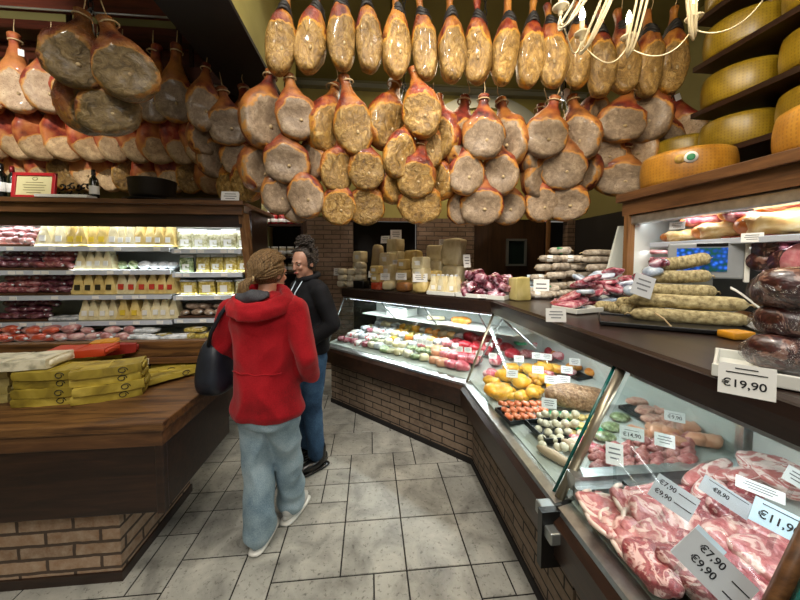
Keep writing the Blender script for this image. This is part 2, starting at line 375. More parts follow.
sbox('wall_rear_lintel', ((X(300) + 3.3) / 2, RY - .13, (zc + .15 + CZ) / 2), (3.3 - X(300), .26, CZ - zc - .15), M['ceil'])
# arch moulding on the rear wall
b = MB(); cx, cz, r0, r1 = X(483), Z(480, 178), 1.02, 1.20; R_ = []
for i in range(33):
    a = pi * i / 32; R_.append([(cx + r * cos(a), y, cz + r * sin(a)) for r, y in ((r0, RY - .001), (r1, RY - .001), (r1, RY - .05), (r0, RY - .05))])
b.loft(R_, False); struct('trim_4', b, M['arch'])
# left-hand side: rear part of the shop behind the wall case
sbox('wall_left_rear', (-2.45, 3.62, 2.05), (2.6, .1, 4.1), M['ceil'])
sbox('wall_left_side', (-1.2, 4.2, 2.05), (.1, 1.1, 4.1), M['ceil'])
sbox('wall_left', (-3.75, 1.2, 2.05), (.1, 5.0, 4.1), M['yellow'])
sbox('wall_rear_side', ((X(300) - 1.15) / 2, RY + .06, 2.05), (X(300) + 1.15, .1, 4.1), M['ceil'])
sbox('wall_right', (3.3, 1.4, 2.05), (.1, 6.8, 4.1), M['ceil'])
sbox('wall_right_lower_panel', (3.22, 3.4, zb / 2), (.06, 2.7, zb), M['dark'])  # near-black panel over the lower part of the right wall
b = MB(); b.box((-2.45, 3.54, 3.34), (2.5, .06, 1.16)); b.box((-2.45, 3.49, 3.75), (2.5, .05, .1)); b.box((-2.45, 3.49, 3.35), (2.5, .05, .1)); struct('trim_5', b, M['redwood'])
# yellow beam under the ceiling towards the rear wall, with a black underside sheet
b = MB(); b.box((-1.05, 1.75, 3.645), (.44, 4.2, .91)); struct('beam', b, M['yellow'])
b = MB(); b.box((-1.05, 1.75, 3.175), (.445, 4.21, .03)); struct('trim_6', b, M['beam_underside'])

# ================================================================ HANGING RACKS
def rack(y, x0, x1, z, name, label):
    t = thing(name, label, 'rack', ((x0 + x1) / 2, y, z)); L = x1 - x0
    b = MB(); b.box((0, 0, 0), (L, .05, .14)); obj('board', b, M['redwood'], t)
    b = MB(); b.tube([(-L / 2, -.06, -.10), (L / 2, -.06, -.10)], .009); obj('rod', b, M['steel'], t)
    for i in range(int(L / .9) + 1):
        xx = -L / 2 + .2 + i * .9
        if xx < L / 2: b = MB(); b.box((xx, 0, (CZ - z) / 2 + .07), (.03, .03, CZ - z - .14)); obj('hanger', b, M['dkwood'], t)
    return t
rack(2.98, -3.7, -1.30, 3.72, 'ham_rack', 'mahogany board rack with steel rod above the tall wall case, front tier')
rack(3.16, -3.7, -1.30, 3.28, 'ham_rack', 'mahogany board rack behind the front tier of hams, middle height')
rack(3.36, -3.7, -1.12, 2.95, 'ham_rack', 'lowest mahogany board rack at the back of the wall case')
rack(2.46, -.80, 2.05, 3.80, 'ham_rail', 'dark board rail with steel rod under the ceiling over the counter')

# ================================================================ COUNTER SWEEPS
SE = 1.76; YN = -.7; YM = 1.13; AO = Vector((.80, 2.40)); AD = Vector((-.7071, .7071)); AN = Vector((.7071, .7071))
def A(s, d, z): p = AO + AD * s + AN * d; return Vector((p.x, p.y, z))
def B(y, d, z): return Vector((.8 + d, y, z))
def C(d, z): return Vector((.8 + d, 2.4 + .4142 * d, z))
def sweep(prof, which, y0=None, y1=None, s1=SE, inset=0):
    """closed profile of (d, z) carried along the counter front; B = straight run, A = angled run"""
    rings = []
    if 'B' in which: rings.append([B(YN if y0 is None else y0, d, z) for d, z in prof])
    if 'B' in which and y1 is not None: rings.append([B(y1, d, z) for d, z in prof])
    else: rings.append([C(d, z) for d, z in prof])
    if 'A' in which: rings.append([A(s1, d, z) for d, z in prof])
    b = MB(); b.loft(rings, False); return b
def quadprof(d0, z0, d1, z1, t):  # thin sheet from (d0,z0) to (d1,z1)
    n = Vector((z1 - z0, d0 - d1)).normalized() * t
    return [(d0, z0), (d1, z1), (d1 + n.x, z1 + n.y), (d0 + n.x, z0 + n.y)]
DK = lambda d: .70 + .13 * max(0, d)          # top of the display deck
GL = (-.045, .675, .205, 1.195)                # glass foot and head
def case(name, label, which, y0=None, y1=None):
    t = thing(name, label, 'display counter', (0, 0, 0)); k = dict(y0=y0, y1=y1)
    obj('brick_base', sweep([(0, .03), (.70, .03), (.70, .52), (0, .52)], which, **k), M['brickd' if which == 'A' else 'brickc'], t)
    obj('plinth', sweep([(-.012, 0), (.70, 0), (.70, .045), (-.012, .045)], which, **k), M['dark'], t)
    obj('bumper', sweep([(-.11, .50), (-.005, .46), (.05, .46), (.05, .655), (-.085, .655), (-.115, .63)], which, **k), M['dkwoody'], t)
    obj('steel_rail', sweep([(-.09, .655), (.02, .655), (.02, .672), (-.03, .685), (-.085, .672)], which, **k), M['chrome'], t)
    obj('deck', sweep([(-.03, .60), (.80, .60), (.80, DK(.80)), (0, DK(0)), (-.03, .69)], which, **k), M['casein'], t)
    obj('back_panel', sweep([(.74, .78), (.80, .78), (.80, 1.2), (.74, 1.2)], which, **k), M['casein'], t)
    obj('front_glass', sweep(quadprof(*GL, -.006), which, **k), M['glass'], t)
    obj('top_rail', sweep([(.19, 1.175), (.225, 1.175), (.225, 1.20), (.19, 1.20)], which, **k), M['chrome'], t)
    obj('light_channel', sweep([(.27, 1.165), (.35, 1.165), (.35, 1.20), (.27, 1.20)], which, **k), M['offw'], t)
    obj('light_tube', sweep([(.29, 1.155), (.325, 1.155), (.325, 1.165), (.29, 1.165)], which, **k), M['tubeL'], t)
    return t
cA = case('display_counter', 'glass fronted cheese and deli counter on the angled brick base', 'A')
cM = case('display_counter', 'glass fronted poultry and sausage counter between the corner and the divider', 'B', y0=YM + .01)
cN = case('display_counter', 'glass fronted raw pork counter nearest the shop entrance', 'B', y0=YN, y1=YM - .01)
def post(t, P0, P1, w=.03, m='cham', name='glass_post'):
    b = MB(); b.tube([P0, P1], w / 1.6, 4); return obj(name, b, M[m], t)
g = GL
p0, p1 = C(g[0] - .012, g[1]), C(g[2] - .012, g[3]); post(cA, p0, p1, .02, 'cham')
post(cA, A(SE, g[0], g[1]), A(SE, g[2], g[3]), .014, 'steel')
post(cM, B(YM + .03, g[0] - .01, g[1]), B(YM + .03, g[2] - .01, g[3]), .036, 'cham')
b = MB(); b.tube([B(YM + .065, g[0] - .012, g[1]), B(YM + .065, g[2] - .012, g[3])], .008, 4); obj('glass_edge', b, M['edge'], cM)
b = MB(); b.tube([B(.565, g[0] - .012, g[1]), B(.565, g[2] - .012, g[3])], .017, 4); obj('glass_post', b, M['midwood'], cN)
b = MB(); b.tube([B(.528, g[0] - .012, g[1]), B(.528, g[2] - .012, g[3])], .020, 4); obj('glass_edge', b, M['edge'], cN)
# end and divider glass
def endglass(t, f, name='end_glass', m='glass'):
    P = [f(-.03, .70), f(.74, .79), f(.74, 1.19), f(.21, 1.19)]; Q = [p + (f.n * .006) for p in P]
    b = MB(); b.add(P + Q, [(0, 1, 2, 3), (7, 6, 5, 4)] + [(i, (i + 1) % 4, 4 + (i + 1) % 4, 4 + i) for i in range(4)]); return obj(name, b, M[m], t)
class EF:
    def __init__(s, k, v): s.k = k; s.v = v; s.n = Vector((AD.x, AD.y, 0)) if k == 'A' else Vector((0, -1, 0))
    def __call__(s, d, z): return A(s.v, d, z) if s.k == 'A' else B(s.v, d, z)
endglass(cA, EF('A', SE - .01)); endglass(cM, EF('B', YM + .02), 'divider_glass')
b = MB(); b.box((1.17, YM + .0, .765), (.80, .05, .06)); b.box((1.17, YM - .03, .735), (.80, .03, .05)); obj('divider_sill', b, M['chrome'], cM)
b = MB(); b.box((1.53, YM + .02, 1.0), (.03, .03, .42)); obj('divider_upright', b, M['chrome'], cM)
b = MB(); b.box((.70, YM + .015, .64), (.09, .07, .05), b=.006); b.box((.70, YM - .05, .60), (.10, .05, .045), b=.006); obj('rail_joint', b, M['steel'], cM)
b = MB(); b.box((.69, YM - .015, .56), (.10, .03, .22)); obj('bumper_end', b, M['black'], cN)
for s in (.05, .6, 1.15): b = MB(); b.tube([A(s, .19, 1.17), A(s, .40, .98)], .007, 6); obj('shelf_bracket', b, M['steel'], cA)
obj('glass_shelf', sweep([(.40, .975), (.72, .975), (.72, .985), (.40, .985)], 'A', s1=SE - .1), M['offw'], cA)
b = MB(); b.tube([B(2.30, .20, 1.17), B(2.05, .32, 1.02)], .007, 6); b.tube([B(2.36, .22, 1.18), C(.05, .80)], .006, 6); obj('glass_stay', b, M['steel'], cM)
# worktop over both runs
wt = thing('worktop', 'long dark espresso wooden worktop over the glass counters', 'worktop', (0, 0, 0))
obj('slab', sweep([(.17, 1.215), (.95, 1.215), (.95, 1.30), (.185, 1.30), (.17, 1.285)], 'AB'), M['worktop'], wt)
obj('fascia', sweep([(.165, 1.198), (.185, 1.198), (.185, 1.29), (.158, 1.29), (.158, 1.255)], 'AB'), M['worktop'], wt)
light_E = (.93, .98, 1.0)
def strip(p, q, e, w=.05, tilt=0):
    p, q = Vector(p), Vector(q); d = q - p; o = light('AREA', (p + q) / 2, e, light_E, d.length, sy=w)
    o.rotation_euler = (0, tilt, math.atan2(d.y, d.x)); return o
strip(A(.1, .31, 1.15), A(SE - .1, .31, 1.15), 9.5); strip(B(YM + .1, .31, 1.15), B(2.4, .31, 1.15), 4.2); strip(B(-.3, .31, 1.15), B(YM - .1, .31, 1.15), 4)

# ================================================================ LEFT TABLE
tb = thing('island_counter', 'worn wooden island counter with dark apron on a brick base', 'counter', (-.97, 1.557, 0))
def tbx(name, x0, x1, y0, y1, z0, z1, m, bv=0): b = MB(); b.box(((x0 + x1) / 2, (y0 + y1) / 2, (z0 + z1) / 2), (x1 - x0, y1 - y0, z1 - z0), b=bv); return obj(name, b, M[m], tb)
tbx('tabletop', -2.6, 0, 0, .76, .815, .86, 'wornwood', .006)
tbx('edge_band', -2.6, -.012, .012, .75, .74, .816, 'midwood', .004)
tbx('apron', -2.6, -.02, .02, .74, .41, .742, 'dkwood', .004)
bo = MB(); bo.box((0, 0, .205), (2.3, .62, .41)); obj('brick_base', bo, M['brickt'], tb, loc=(-.29 - 1.15, .11 + .31, 0))
tbx('base_skirting', -2.6, -.28, .10, .74, 0, .05, 'dkwood')
tbx('corner_post', -.05, -.012, .012, .05, .405, .75, 'dkwood', .006)

# ================================================================ WALL CASE (left)
CX1 = -1.06; RYc = 2.8
wc = thing('refrigerated_wall_case', 'tall dark wood refrigerated wall case with lit shelves of cheese', 'display case', (CX1, 2.3, 0))
def wb(name, x0, x1, y0, y1, z0, z1, m, bv=0, p=None): b = MB(); b.box(((x0 + x1) / 2 - CX1, (y0 + y1) / 2 - 2.3, (z0 + z1) / 2), (x1 - x0, y1 - y0, z1 - z0), b=bv); return obj(name, b, M[m], p or wc)
XL = -3.7
wb('top_board', XL, CX1 + .06, 2.66, 3.5, 2.055, 2.09, 'midwood', .004)
wb('head_board', XL, CX1 + .04, 2.70, 2.74, 1.985, 2.055, 'midwood')
wb('head_panel', XL, CX1 + .02, 2.74, 2.78, 1.885, 1.985, 'dkwood')
wb('rim', XL, CX1, 2.31, 2.37, .955, 1.065, 'wornwood', .006)
wb('lower_step', -1.85, CX1 - .0, 2.30, 2.34, .91, .955, 'midwood', .004)
wb('body', XL, CX1 - .05, 2.37, 3.4, .40, .955, 'dkwood')
wb('plinth', XL, CX1 - .4, 2.85, 3.4, 0, .40, 'dark')
wb('deck', XL, CX1, 2.37, 3.3, .955, .975, 'casein')
wb('back_panel', XL, CX1, 3.22, 3.26, .97, 2.0, 'casein')
b = MB(); y0, y1 = 2.72 - 2.3, 2.95 - 2.3
b.add([(0, y0, 2.0), (.05, y0, 2.0), (.05, y0 + .1, 2.0), (0, y0 + .1, 2.0), (0, y1, 1.0), (.05, y1, 1.0), (.05, y1 + .1, 1.0), (0, y1 + .1, 1.0)], [(0, 1, 2, 3), (7, 6, 5, 4), (0, 4, 5, 1), (1, 5, 6, 2), (2, 6, 7, 3), (3, 7, 4, 0)])
obj('end_post', b, M['postwood'], wc)
wb('end_panel', CX1 + .0, CX1 + .02, 2.96, 3.4, .9, 2.05, 'dkwood')
XS = on_y(171, 250, RYc).x
SHELF = {}
for i, (pl, pr) in enumerate(((247.5, 249.5), (271, 274), (296, 297.5), (322, 321))):
    for j, (a0, a1, py) in enumerate(((XL, XS - .01, pl), (XS + .005, CX1 - .01, pr))):
        z = on_y(90, py, RYc).z; SHELF[(i, j)] = z
        sh = wb('shelf', a0, a1, RYc + .004, 3.2, z - .005, z + .008, 'steel')
        b = MB(); b.box(((a0 + a1) / 2 - CX1, RYc - 2.3, z - .012), (a1 - a0, .012, .036)); rl = obj('price_rail', b, M['rail'], sh)
        rr = random.Random(i * 5 + j); b = MB(); xx = a0 + .05
        while xx < a1 - .08: b.box((xx - CX1, RYc - 2.3 - .008, z - .012), (.05, .004, .026)); xx += rr.choice((.06, .12, .18, .3))
        obj('price_strip', b, M['paper'], rl)
        strip((a0 if j else -3.2, RYc + .05, z + .215 if i else 1.93), (a1, RYc + .05, z + .215 if i else 1.93), (1.0 if j else 2.8) * (.55 if i == 0 else 1))
        if i == 0: bl = MB(); bl.box(((a0 + a1) / 2 - CX1, RYc + .02 - 2.3, 1.945), (a1 - a0, .04, .02)); obj('light_tube', bl, M['tubeL'], wc)

# ================================================================ RIGHT CABINET with parmesan wheels above
RX = 1.78
rc = thing('meat_cabinet', 'brown wood trimmed cabinet with lit shelves behind the counter', 'cabinet', (RX, 2.33, 0))
def rb(name, x0, x1, y0, y1, z0, z1, m, bv=0): b = MB(); b.box(((x0 + x1) / 2 - RX, (y0 + y1) / 2 - 2.33, (z0 + z1) / 2), (x1 - x0, y1 - y0, z1 - z0), b=bv); return obj(name, b, M[m], rc)
Y0r = .2
rb('top_board', RX - .03, 2.95, Y0r, 2.16, 2.025, 2.083, 'midwoody', .005)
rb('head_board', RX, RX + .04, Y0r, 2.13, 1.93, 2.025, 'midwoody')
rb('canopy', RX + .02, RX + .10, Y0r, 2.08, 1.865, 1.93, 'chrome', .01)
rb('light_tube', RX + .10, RX + .13, Y0r, 2.05, 1.885, 1.90, 'tubeL')
rb('end_post', RX, RX + .05, 2.07, 2.11, .9, 1.93, 'postwood')
rb('end_panel', RX + .05, 2.9, 2.07, 2.09, .9, 2.025, 'offw')
rb('back_panel', 2.32, 2.35, Y0r, 2.09, .9, 2.025, 'darkback')
zs = on_x(700, 240, RX + .08).z
rb('shelf', RX + .06, 2.32, Y0r, 1.96, zs - .03, zs, 'rail', .003)
rb('lower_counter', RX - .02, 2.32, Y0r, 2.07, 1.20, 1.30, 'offw', .006)
rb('lower_body', RX - .0, 2.32, Y0r, 2.07, .0, 1.2, 'offw')
strip((RX + .13, .4, 1.88), (RX + .13, 1.85, 1.88), 1.9)
strip((RX + .13, .4, zs - .05), (RX + .13, 2.1, zs - .05), 1.2)
# wheel rack
PX = 2.35
wr = thing('wheel_rack', 'dark wooden rack of sloping boards holding the parmesan wheels', 'shelf rack', (PX, 1.05, 2.14))
for i, z in enumerate((2.37, 2.69, 3.02, 3.35)):
    b = MB(); b.box((.3, .0, z - 2.14 - .02), (.6, 2.3, .035)); obj('shelf_board', b, M['dkwoody'], wr)
for yy in (-1.15,):
    b = MB(); b.box((.3, yy, .9), (.6, .04, 1.8)); obj('side_board', b, M['dkwood'], wr)
b = MB(); b.box((.62, 0, .9), (.03, 2.3, 1.8)); obj('back_board', b, M['dkwood'], wr)
# ================================================================ HAMS
def ham_mesh(seed, w=1.0, style='g', short=True):
    rnd = random.Random(seed); bend = rnd.uniform(-.03, .03)
    prof = [(-.172, .015), (-.165, .05), (-.145, .09), (-.11, .124), (-.06, .146), (-.01, .153), (.04, .150), (.09, .138), (.14, .116), (.19, .088), (.24, .064), (.29, .047), (.33, .038), (.37, .034), (.41, .037), (.435, .04), (.45, .03), (.455, .01)]
    n = 28; rings = []; K = .62 if short else .9
    for z, r in prof:
        ring = []; k = max(0, min(1, (.20 - z) / .2)); fr = .055 * k + r * .9 * (1 - k); fr = min(fr, r * .95)
        for j in range(n):
            t = 2 * pi * j / n; c, s_ = cos(t), sin(t); p = Vector((r * w * math.copysign(abs(c) ** .85, c), (r * .82 * s_) if s_ > 0 else -fr * abs(s_) ** (.45 * k + .9 * (1 - k)), z))
            d = nz((p.x, p.y, p.z), 9, seed) * .022 + nz((p.x, p.y, p.z), 24, seed + 3) * .008
            if style == 'c': d += abs(nz((p.x, p.y, p.z), 17, seed + 5)) * .012 * (1 if s_ < 0 else .4)
            p += Vector((c, s_ * .8, 0)) * d * min(1, r / .08)
            p.x += bend * max(0, z) * 2.2
            if p.z > .09: p.z = .09 + (p.z - .09) * K
            ring.append(p)
        rings.append(ring)
    b = MB(); b.loft(rings); return b
def ham_proto(mat, seed, w=1.0, style='g', rope='twine', tagd=False, short=True):
    def f():
        o = obj('hanging_ham', ham_mesh(seed, w, style, short), M[mat]); K = .62 if short else .9; zt = .09 + .295 * K
        fz = -.055
        b = MB(); b.ell((.02 * w, fz, -.045), (.013, .010, .013), 10, 6); obj('femur_bone', b, M['bone'], o)
        b = MB()
        if rope == 'black':
            for z in (.165, .183, .205): b.tube([((.079 if z < .17 else (.066 if z < .19 else .055)) * w * cos(a) * 1.06, (.066 if z < .19 else .052) * sin(a) * 1.12, z + .012 * sin(a * 2 + seed)) for a in [2 * pi * i / 14 for i in range(15)]], .010, 6, False)
            nm = 'netting_band'
        else:
            b.tube([(.045 * cos(a), .042 * sin(a), zt) for a in [2 * pi * i / 10 for i in range(11)]], .005, 5, False); nm = 'twine_tie'
        obj(nm, b, M['black_rope' if rope == 'black' else 'twine'], o)
        b = MB(); b.tube([(0, 0, zt + .01), (.006, -.03, zt + .07), (0, 0, zt + .16)], .0035, 5); obj('hanging_string', b, M['twine'], o)
        if tagd: b = MB(); b.box((.05, -.05, .26), (.035, .003, .05), rz=.3); obj('paper_tag', b, M['paper'], o)
        return o
    return f
M['bone'] = mottled('bone', ['#8c7450', '#b8a278'], 30, .5)
HK = {}
for i in range(3):
    HK['g%d' % i] = ham_proto('ham_grey', 10 + i); HK['c%d' % i] = ham_proto('ham_gold', 20 + i, 1.0, 'c')
    HK['n%d' % i] = ham_proto('ham_row', 30 + i, .80, 'c', 'black'); HK['p%d' % i] = ham_proto('ham_pale', 40 + i, 1.0, 'g', tagd=(i == 1), short=False); HK['l%d' % i] = ham_proto('ham_grey', 15 + i, 1.0, 'g', short=False)
    HK['r%d' % i] = ham_proto('ham_red', 60 + i, .9, short=False); HK['o%d' % i] = ham_proto('ham_old', 50 + i, 1.0, 'c')
def ham(k, px, py, y, wpx, hpx, tilt, yaw, label, group):
    """face centre seen at (px, py) at depth y; width/height of the face as seen"""
    p = on_y(px, py, y); D = (p - CAM).dot(_F); s = 1.0
    sx = wpx * D / FPX / .31; sz = hpx * D / FPX / .32
    if abs(yaw) > .5: sx = sz * .92
    s = (sx + sz) / 2
    return inst(k, HK[k], label, 'ham', p, (0, radians(tilt), yaw - math.atan2(p.x, p.y) * .6), (sx, s, sz), group)
rnd = random.Random(11)
def hv(st, i): return st + str(i % 3)
# long row on the rail
rowx = [281, 311, 342, 369, 397, 425, 452, 478, 505, 530, 553, 578, 601, 624, 648, 671]
rowb = [73, 72, 68, 70, 76, 78, 80, 82, 83, 85, 86, 86, 95, 92, 95, 92]
for i, (px, pb) in enumerate(zip(rowx, rowb)):
    yy = 2.38 + (i % 2) * .03
    ham(hv('n', i), px, pb - 28, yy, 37 if i < 3 else 34, 55, rnd.uniform(-5, 5) + (8 if i in (0, 1) else 0), rnd.uniform(-.35, .35), f'gold-faced ham with black netting on the ceiling rail, {nth(i)} from the yellow beam', 'netted hams in the row under the ceiling')
# bunches over the counter: (px, py, w, h, style, tilt, yaw, depth)
BUN = {
 'first': (286, 86, [(264, 120, 30, 54, 'g', 10, .7, 0), (297, 117, 42, 42, 'g', -10, .1, -.04), (315, 160, 26, 40, 'g', -6, -.9, .1), (258, 168, 26, 44, 'g', 8, .9, .1), (287, 162, 46, 40, 'g', 4, 0, 0), (279, 194, 34, 38, 'g', 10, .4, .06), (306, 196, 36, 42, 'g', -16, -.2, .02), (297, 204, 30, 36, 'g', 0, 0, .12)]),
 'second': (342, 86, [(327, 128, 26, 52, 'c', 12, .9, .06), (354, 128, 40, 52, 'c', -8, .05, -.03), (337, 170, 34, 42, 'c', 6, .3, .02), (366, 170, 37, 38, 'c', -12, -.1, 0), (339, 206, 36, 36, 'c', 6, .1, .05), (366, 206, 38, 36, 'c', -8, -.1, .08)]),
 'third': (404, 86, [(386, 124, 28, 50, 'c', 14, .7, .05), (422, 113, 40, 46, 'c', -8, -.1, -.06), (443, 136, 26, 44, 'c', -14, -.9, .06), (399, 155, 34, 44, 'c', 16, .4, 0), (430, 148, 30, 38, 'c', -8, -.1, .05), (394, 182, 22, 42, 'c', 6, .8, .12), (416, 178, 40, 38, 'c', 6, 0, .02), (441, 180, 24, 38, 'c', -8, -.9, .12), (420, 205, 44, 36, 'c', -3, 0, .08)]),
 'fourth': (484, 94, [(459, 142, 26, 52, 'g', 14, 1.0, .1), (509, 142, 26, 50, 'g', -14, -.9, .1), (483, 137, 42, 42, 'g', 0, 0, -.06), (466, 173, 36, 42, 'g', 8, .15, .01), (500, 173, 36, 42, 'g', -8, -.15, .02), (462, 207, 30, 34, 'g', 12, .1, .14), (507, 206, 34, 36, 'g', -10, -.1, .12), (481, 205, 44, 38, 'g', 2, 0, .06)]),
 'fifth': (562, 94, [(535, 150, 26, 50, 'g', 14, .9, .12), (545, 136, 43, 40, 'g', 14, .1, -.05), (579, 138, 30, 46, 'g', -10, -.6, 0), (585, 172, 22, 36, 'g', -6, -1, .12), (538, 178, 26, 40, 'g', 8, .7, .1), (562, 168, 44, 42, 'g', 0, 0, .02), (541, 203, 34, 36, 'g', 10, .2, .1), (566, 202, 42, 36, 'g', 0, -.05, .06)]),
 'sixth': (636, 98, [(593, 122, 24, 46, 'g', 18, .9, .12), (620, 123, 46, 36, 'g', 12, .1, -.05), (648, 118, 30, 46, 'g', -8, -.6, .0), (606, 154, 36, 30, 'g', 12, .1, .06), (638, 150, 26, 40, 'p', -6, -.7, .08), (620, 178, 48, 34, 'g', 6, 0, .04)]),
 'seventh': (672, 112, [(664, 142, 36, 38, 'g', 4, .2, .06), (684, 134, 30, 44, 'p', -16, -.7, .1), (655, 172, 30, 34, 'g', 4, .2, .2)]),
}
WHERE = {}
def chain(px, py, y, ztop, label):
    p = on_y(px, py, y); t = thing('meat_hook_chain', label, 'hook', (p.x, p.y, p.z))
    b = MB(); n = max(2, int((ztop - p.z) / .05))
    for i in range(n):
        z = .0 + (ztop - p.z) * i / n; a = (i % 2) * pi / 2
        b.tube([(.012 * cos(q) * cos(a), .012 * cos(q) * sin(a), z + .03 * sin(q) + .03) for q in [2 * pi * k / 8 for k in range(9)]], .004, 5, False)
    obj('chain', b, M['blackm'], t)
    for k in range(3):
        b = MB(); a = k * 2.1; b.tube([(0, 0, .02), (.03 * cos(a), .03 * sin(a), -.03), (.05 * cos(a), .05 * sin(a), -.09), (.025 * cos(a), .025 * sin(a), -.11)], .004, 5); obj('hook', b, M['steel'], t)
for bn, (cx_, cy_, L) in BUN.items():
    chain(cx_, cy_ + 4, 2.52, 3.72, f'black chain with steel hooks holding the {bn} ham bunch from the wall case')
    for i, (px, py, w, h, st, tl, yw, dd) in enumerate(L):
        col = {'g': 'grey-faced', 'c': 'golden crinkled', 'p': 'orange-skinned'}[st]
        rowp = 'top' if py < 145 else ('middle' if py < 188 else 'bottom')
        side = 'turned sideways' if abs(yw) > .5 else 'cut face showing'
        ham(hv(st, i), px, py, 2.5 + dd, w, h, tl, yw, f'{col} ham of the {bn} bunch, {side}, {rowp} part, {nth(i)} counted down', f'hams in the {bn} bunch over the counter')
# bunch beside the wall case, under the beam
for i, (px, py, w, h, st, tl, yw, dd) in enumerate([(204, 107, 32, 44, 'g', 4, .2, 0), (229, 126, 40, 38, 'g', -8, 0, .05), (203, 137, 20, 34, 'g', 4, .8, .1), (238, 157, 34, 34, 'g', -10, -.1, .12), (215, 157, 22, 40, 'g', 4, .8, .2), (247, 183, 24, 36, 'c', -18, -.6, .1), (232, 188, 22, 36, 'c', -10, -.6, .22), (248, 128, 22, 44, 'c', -4, -.8, .2)]):
    ham(hv(st, i), px, py, 2.66 + dd, w, h, tl, yw, f'ham {nth(i)} counted down in the bunch under the beam, beyond the wall case', 'hams in the bunch beside the wall case')
# big old bunch of three
chain(91, 12, 1.85, 3.95, 'black chain and hooks holding the big three-ham bunch')
for i, (px, py, w, h, tl, yw, dd, lb) in enumerate([(76, 60, 52, 52, 8, .2, 0, 'olive-faced ham of the big bunch, the one nearest the ceiling lamp side wall'), (127, 72, 54, 52, -16, -.1, .02, 'olive-faced ham of the big bunch hanging towards the black beam'), (110, 112, 54, 42, -20, -.1, .10, 'lowest olive-faced ham of the big three-ham bunch'), (84, 108, 40, 48, -24, .9, .16, 'reddish ham turned sideways behind the lowest of the big bunch')]):
    ham('o%d' % (i % 3), px, py, 1.82 + dd, w, h, tl, yw, lb if i else 'olive-faced ham of the big bunch hanging towards the side wall', 'old hams in the big bunch')
# tiers above the wall case
for i, px in enumerate([-18, 19, 48, 76, 103, 128, 153, 176]):
    py = 90 if i < 3 else (97 if i < 5 else 100)
    ham(hv('p', i) if i < 4 else hv('l', i), px, py, 2.94 + (i % 2) * .02, 36, 42, rnd.uniform(-4, 4), rnd.uniform(-.2, .2), f'pale-faced ham in the front tier above the wall case, {nth(7 - i)} from the beam', 'hams in the front tier above the wall case')
for i, px in enumerate([-12, 14, 38, 64, 90, 112, 134, 157, 178, 197]):
    ham(hv('r', i + 1), px, 137 + i * .7, 3.13 + (i % 2) * .02, 30, 40, rnd.uniform(-20, -8), .55 + rnd.uniform(-.2, .2), f'reddish ham in the middle tier above the wall case, {nth(9 - i)} from the beam', 'hams in the middle tier above the wall case')
for i, px in enumerate([-2, 22, 43, 65, 87, 109, 128, 150, 171, 191, 211, 230]):
    ham(hv('r', i + 1) if i % 3 else hv('c', i), px, 170 + i * .5, 3.32 + (i % 2) * .02, 26, 36, rnd.uniform(-14, 10), rnd.uniform(-.7, .7), f'small ham in the low tier behind the bottles, {nth(11 - i)} from case end', 'hams in the low tier behind the bottles')
# ================================================================ GOODS: shared builders
M['parm'] = mottled('grana_cheese', ['#b99a55', '#d6bd78', '#e0cb8c'], 14, .4, .2, var=.1, coat=.5)
M['pecor'] = mottled('pale_cheese', ['#c9b98a', '#dfd2a8', '#e8dfbd'], 14, .4, .2, var=.08, coat=.5)
M['crust'] = mottled('cheese_crust', ['#8c6a30', '#b18a45'], 20, .6)
M['salam'] = mottled('cured_sausage', ['#5c2028', '#8e4a50', '#c79a98'], 26, .3, .3, var=.15, coat=.7)
M['salamp'] = mottled('pink_sausage', ['#7a3c3c', '#b07674', '#d8bcb6'], 20, .3, .3, var=.1, coat=.7)
M['salamb'] = mottled('dark_red_sausage', ['#33101a', '#5a2433', '#98707a'], 30, .3, .3, var=.2, coat=.7)
M['salamw'] = mottled('white_bloom_salami', ['#6a5a4c', '#a89c8c', '#cfc7b8'], 24, .7, .4, var=.15)
M['salamg'] = mottled('herb_salami', ['#6e6140', '#a3946a', '#c6b98e'], 45, .75, .8, .006, var=.1)
M['pasta'] = mottled('yellow_pasta', ['#7a6a2a', '#bfa646', '#dfd8a8'], 45, .4, .3, var=.1, coat=.5)
M['pastaw'] = mottled('pale_pasta', ['#7c7a50', '#b8b48e', '#dcd8c4'], 40, .4, .3, var=.1, coat=.5)
M['green'] = mottled('green_produce', ['#3c4a2a', '#7f9060', '#c4ccaa'], 50, .4, .3, coat=.5)
M['nuts'] = mottled('mushroom_pieces', ['#5c4638', '#9c8674', '#d0c0ae'], 40, .5, .4, coat=.4, var=.1)
M['orangep'] = mottled('orange_pack', ['#8a2a18', '#c0482a', '#d88a70'], 14, .3, .3, var=.12, coat=.6)
M['silver'] = mottled('silver_wrap', ['#7f858c', '#c2c7cc', '#eef0f2'], 18, .25, .6, var=.08, coat=.5)
M['sticker'] = plain('white_sticker', '#e6e6e2', .4); M['stred'] = plain('red_sticker', '#b8382a', .4); M['stblk'] = plain('black_sticker', '#2e2a1e', .4); M['styel'] = plain('yellow_sticker', '#d9bc3a', .4)
M['brtray'] = plain('brown_tray', '#4a2e1c', .5)
def wob(seed, a, f=12):
    return lambda p: p + p.normalized() * nz(p, f, seed) * a if p.length > 1e-6 else p
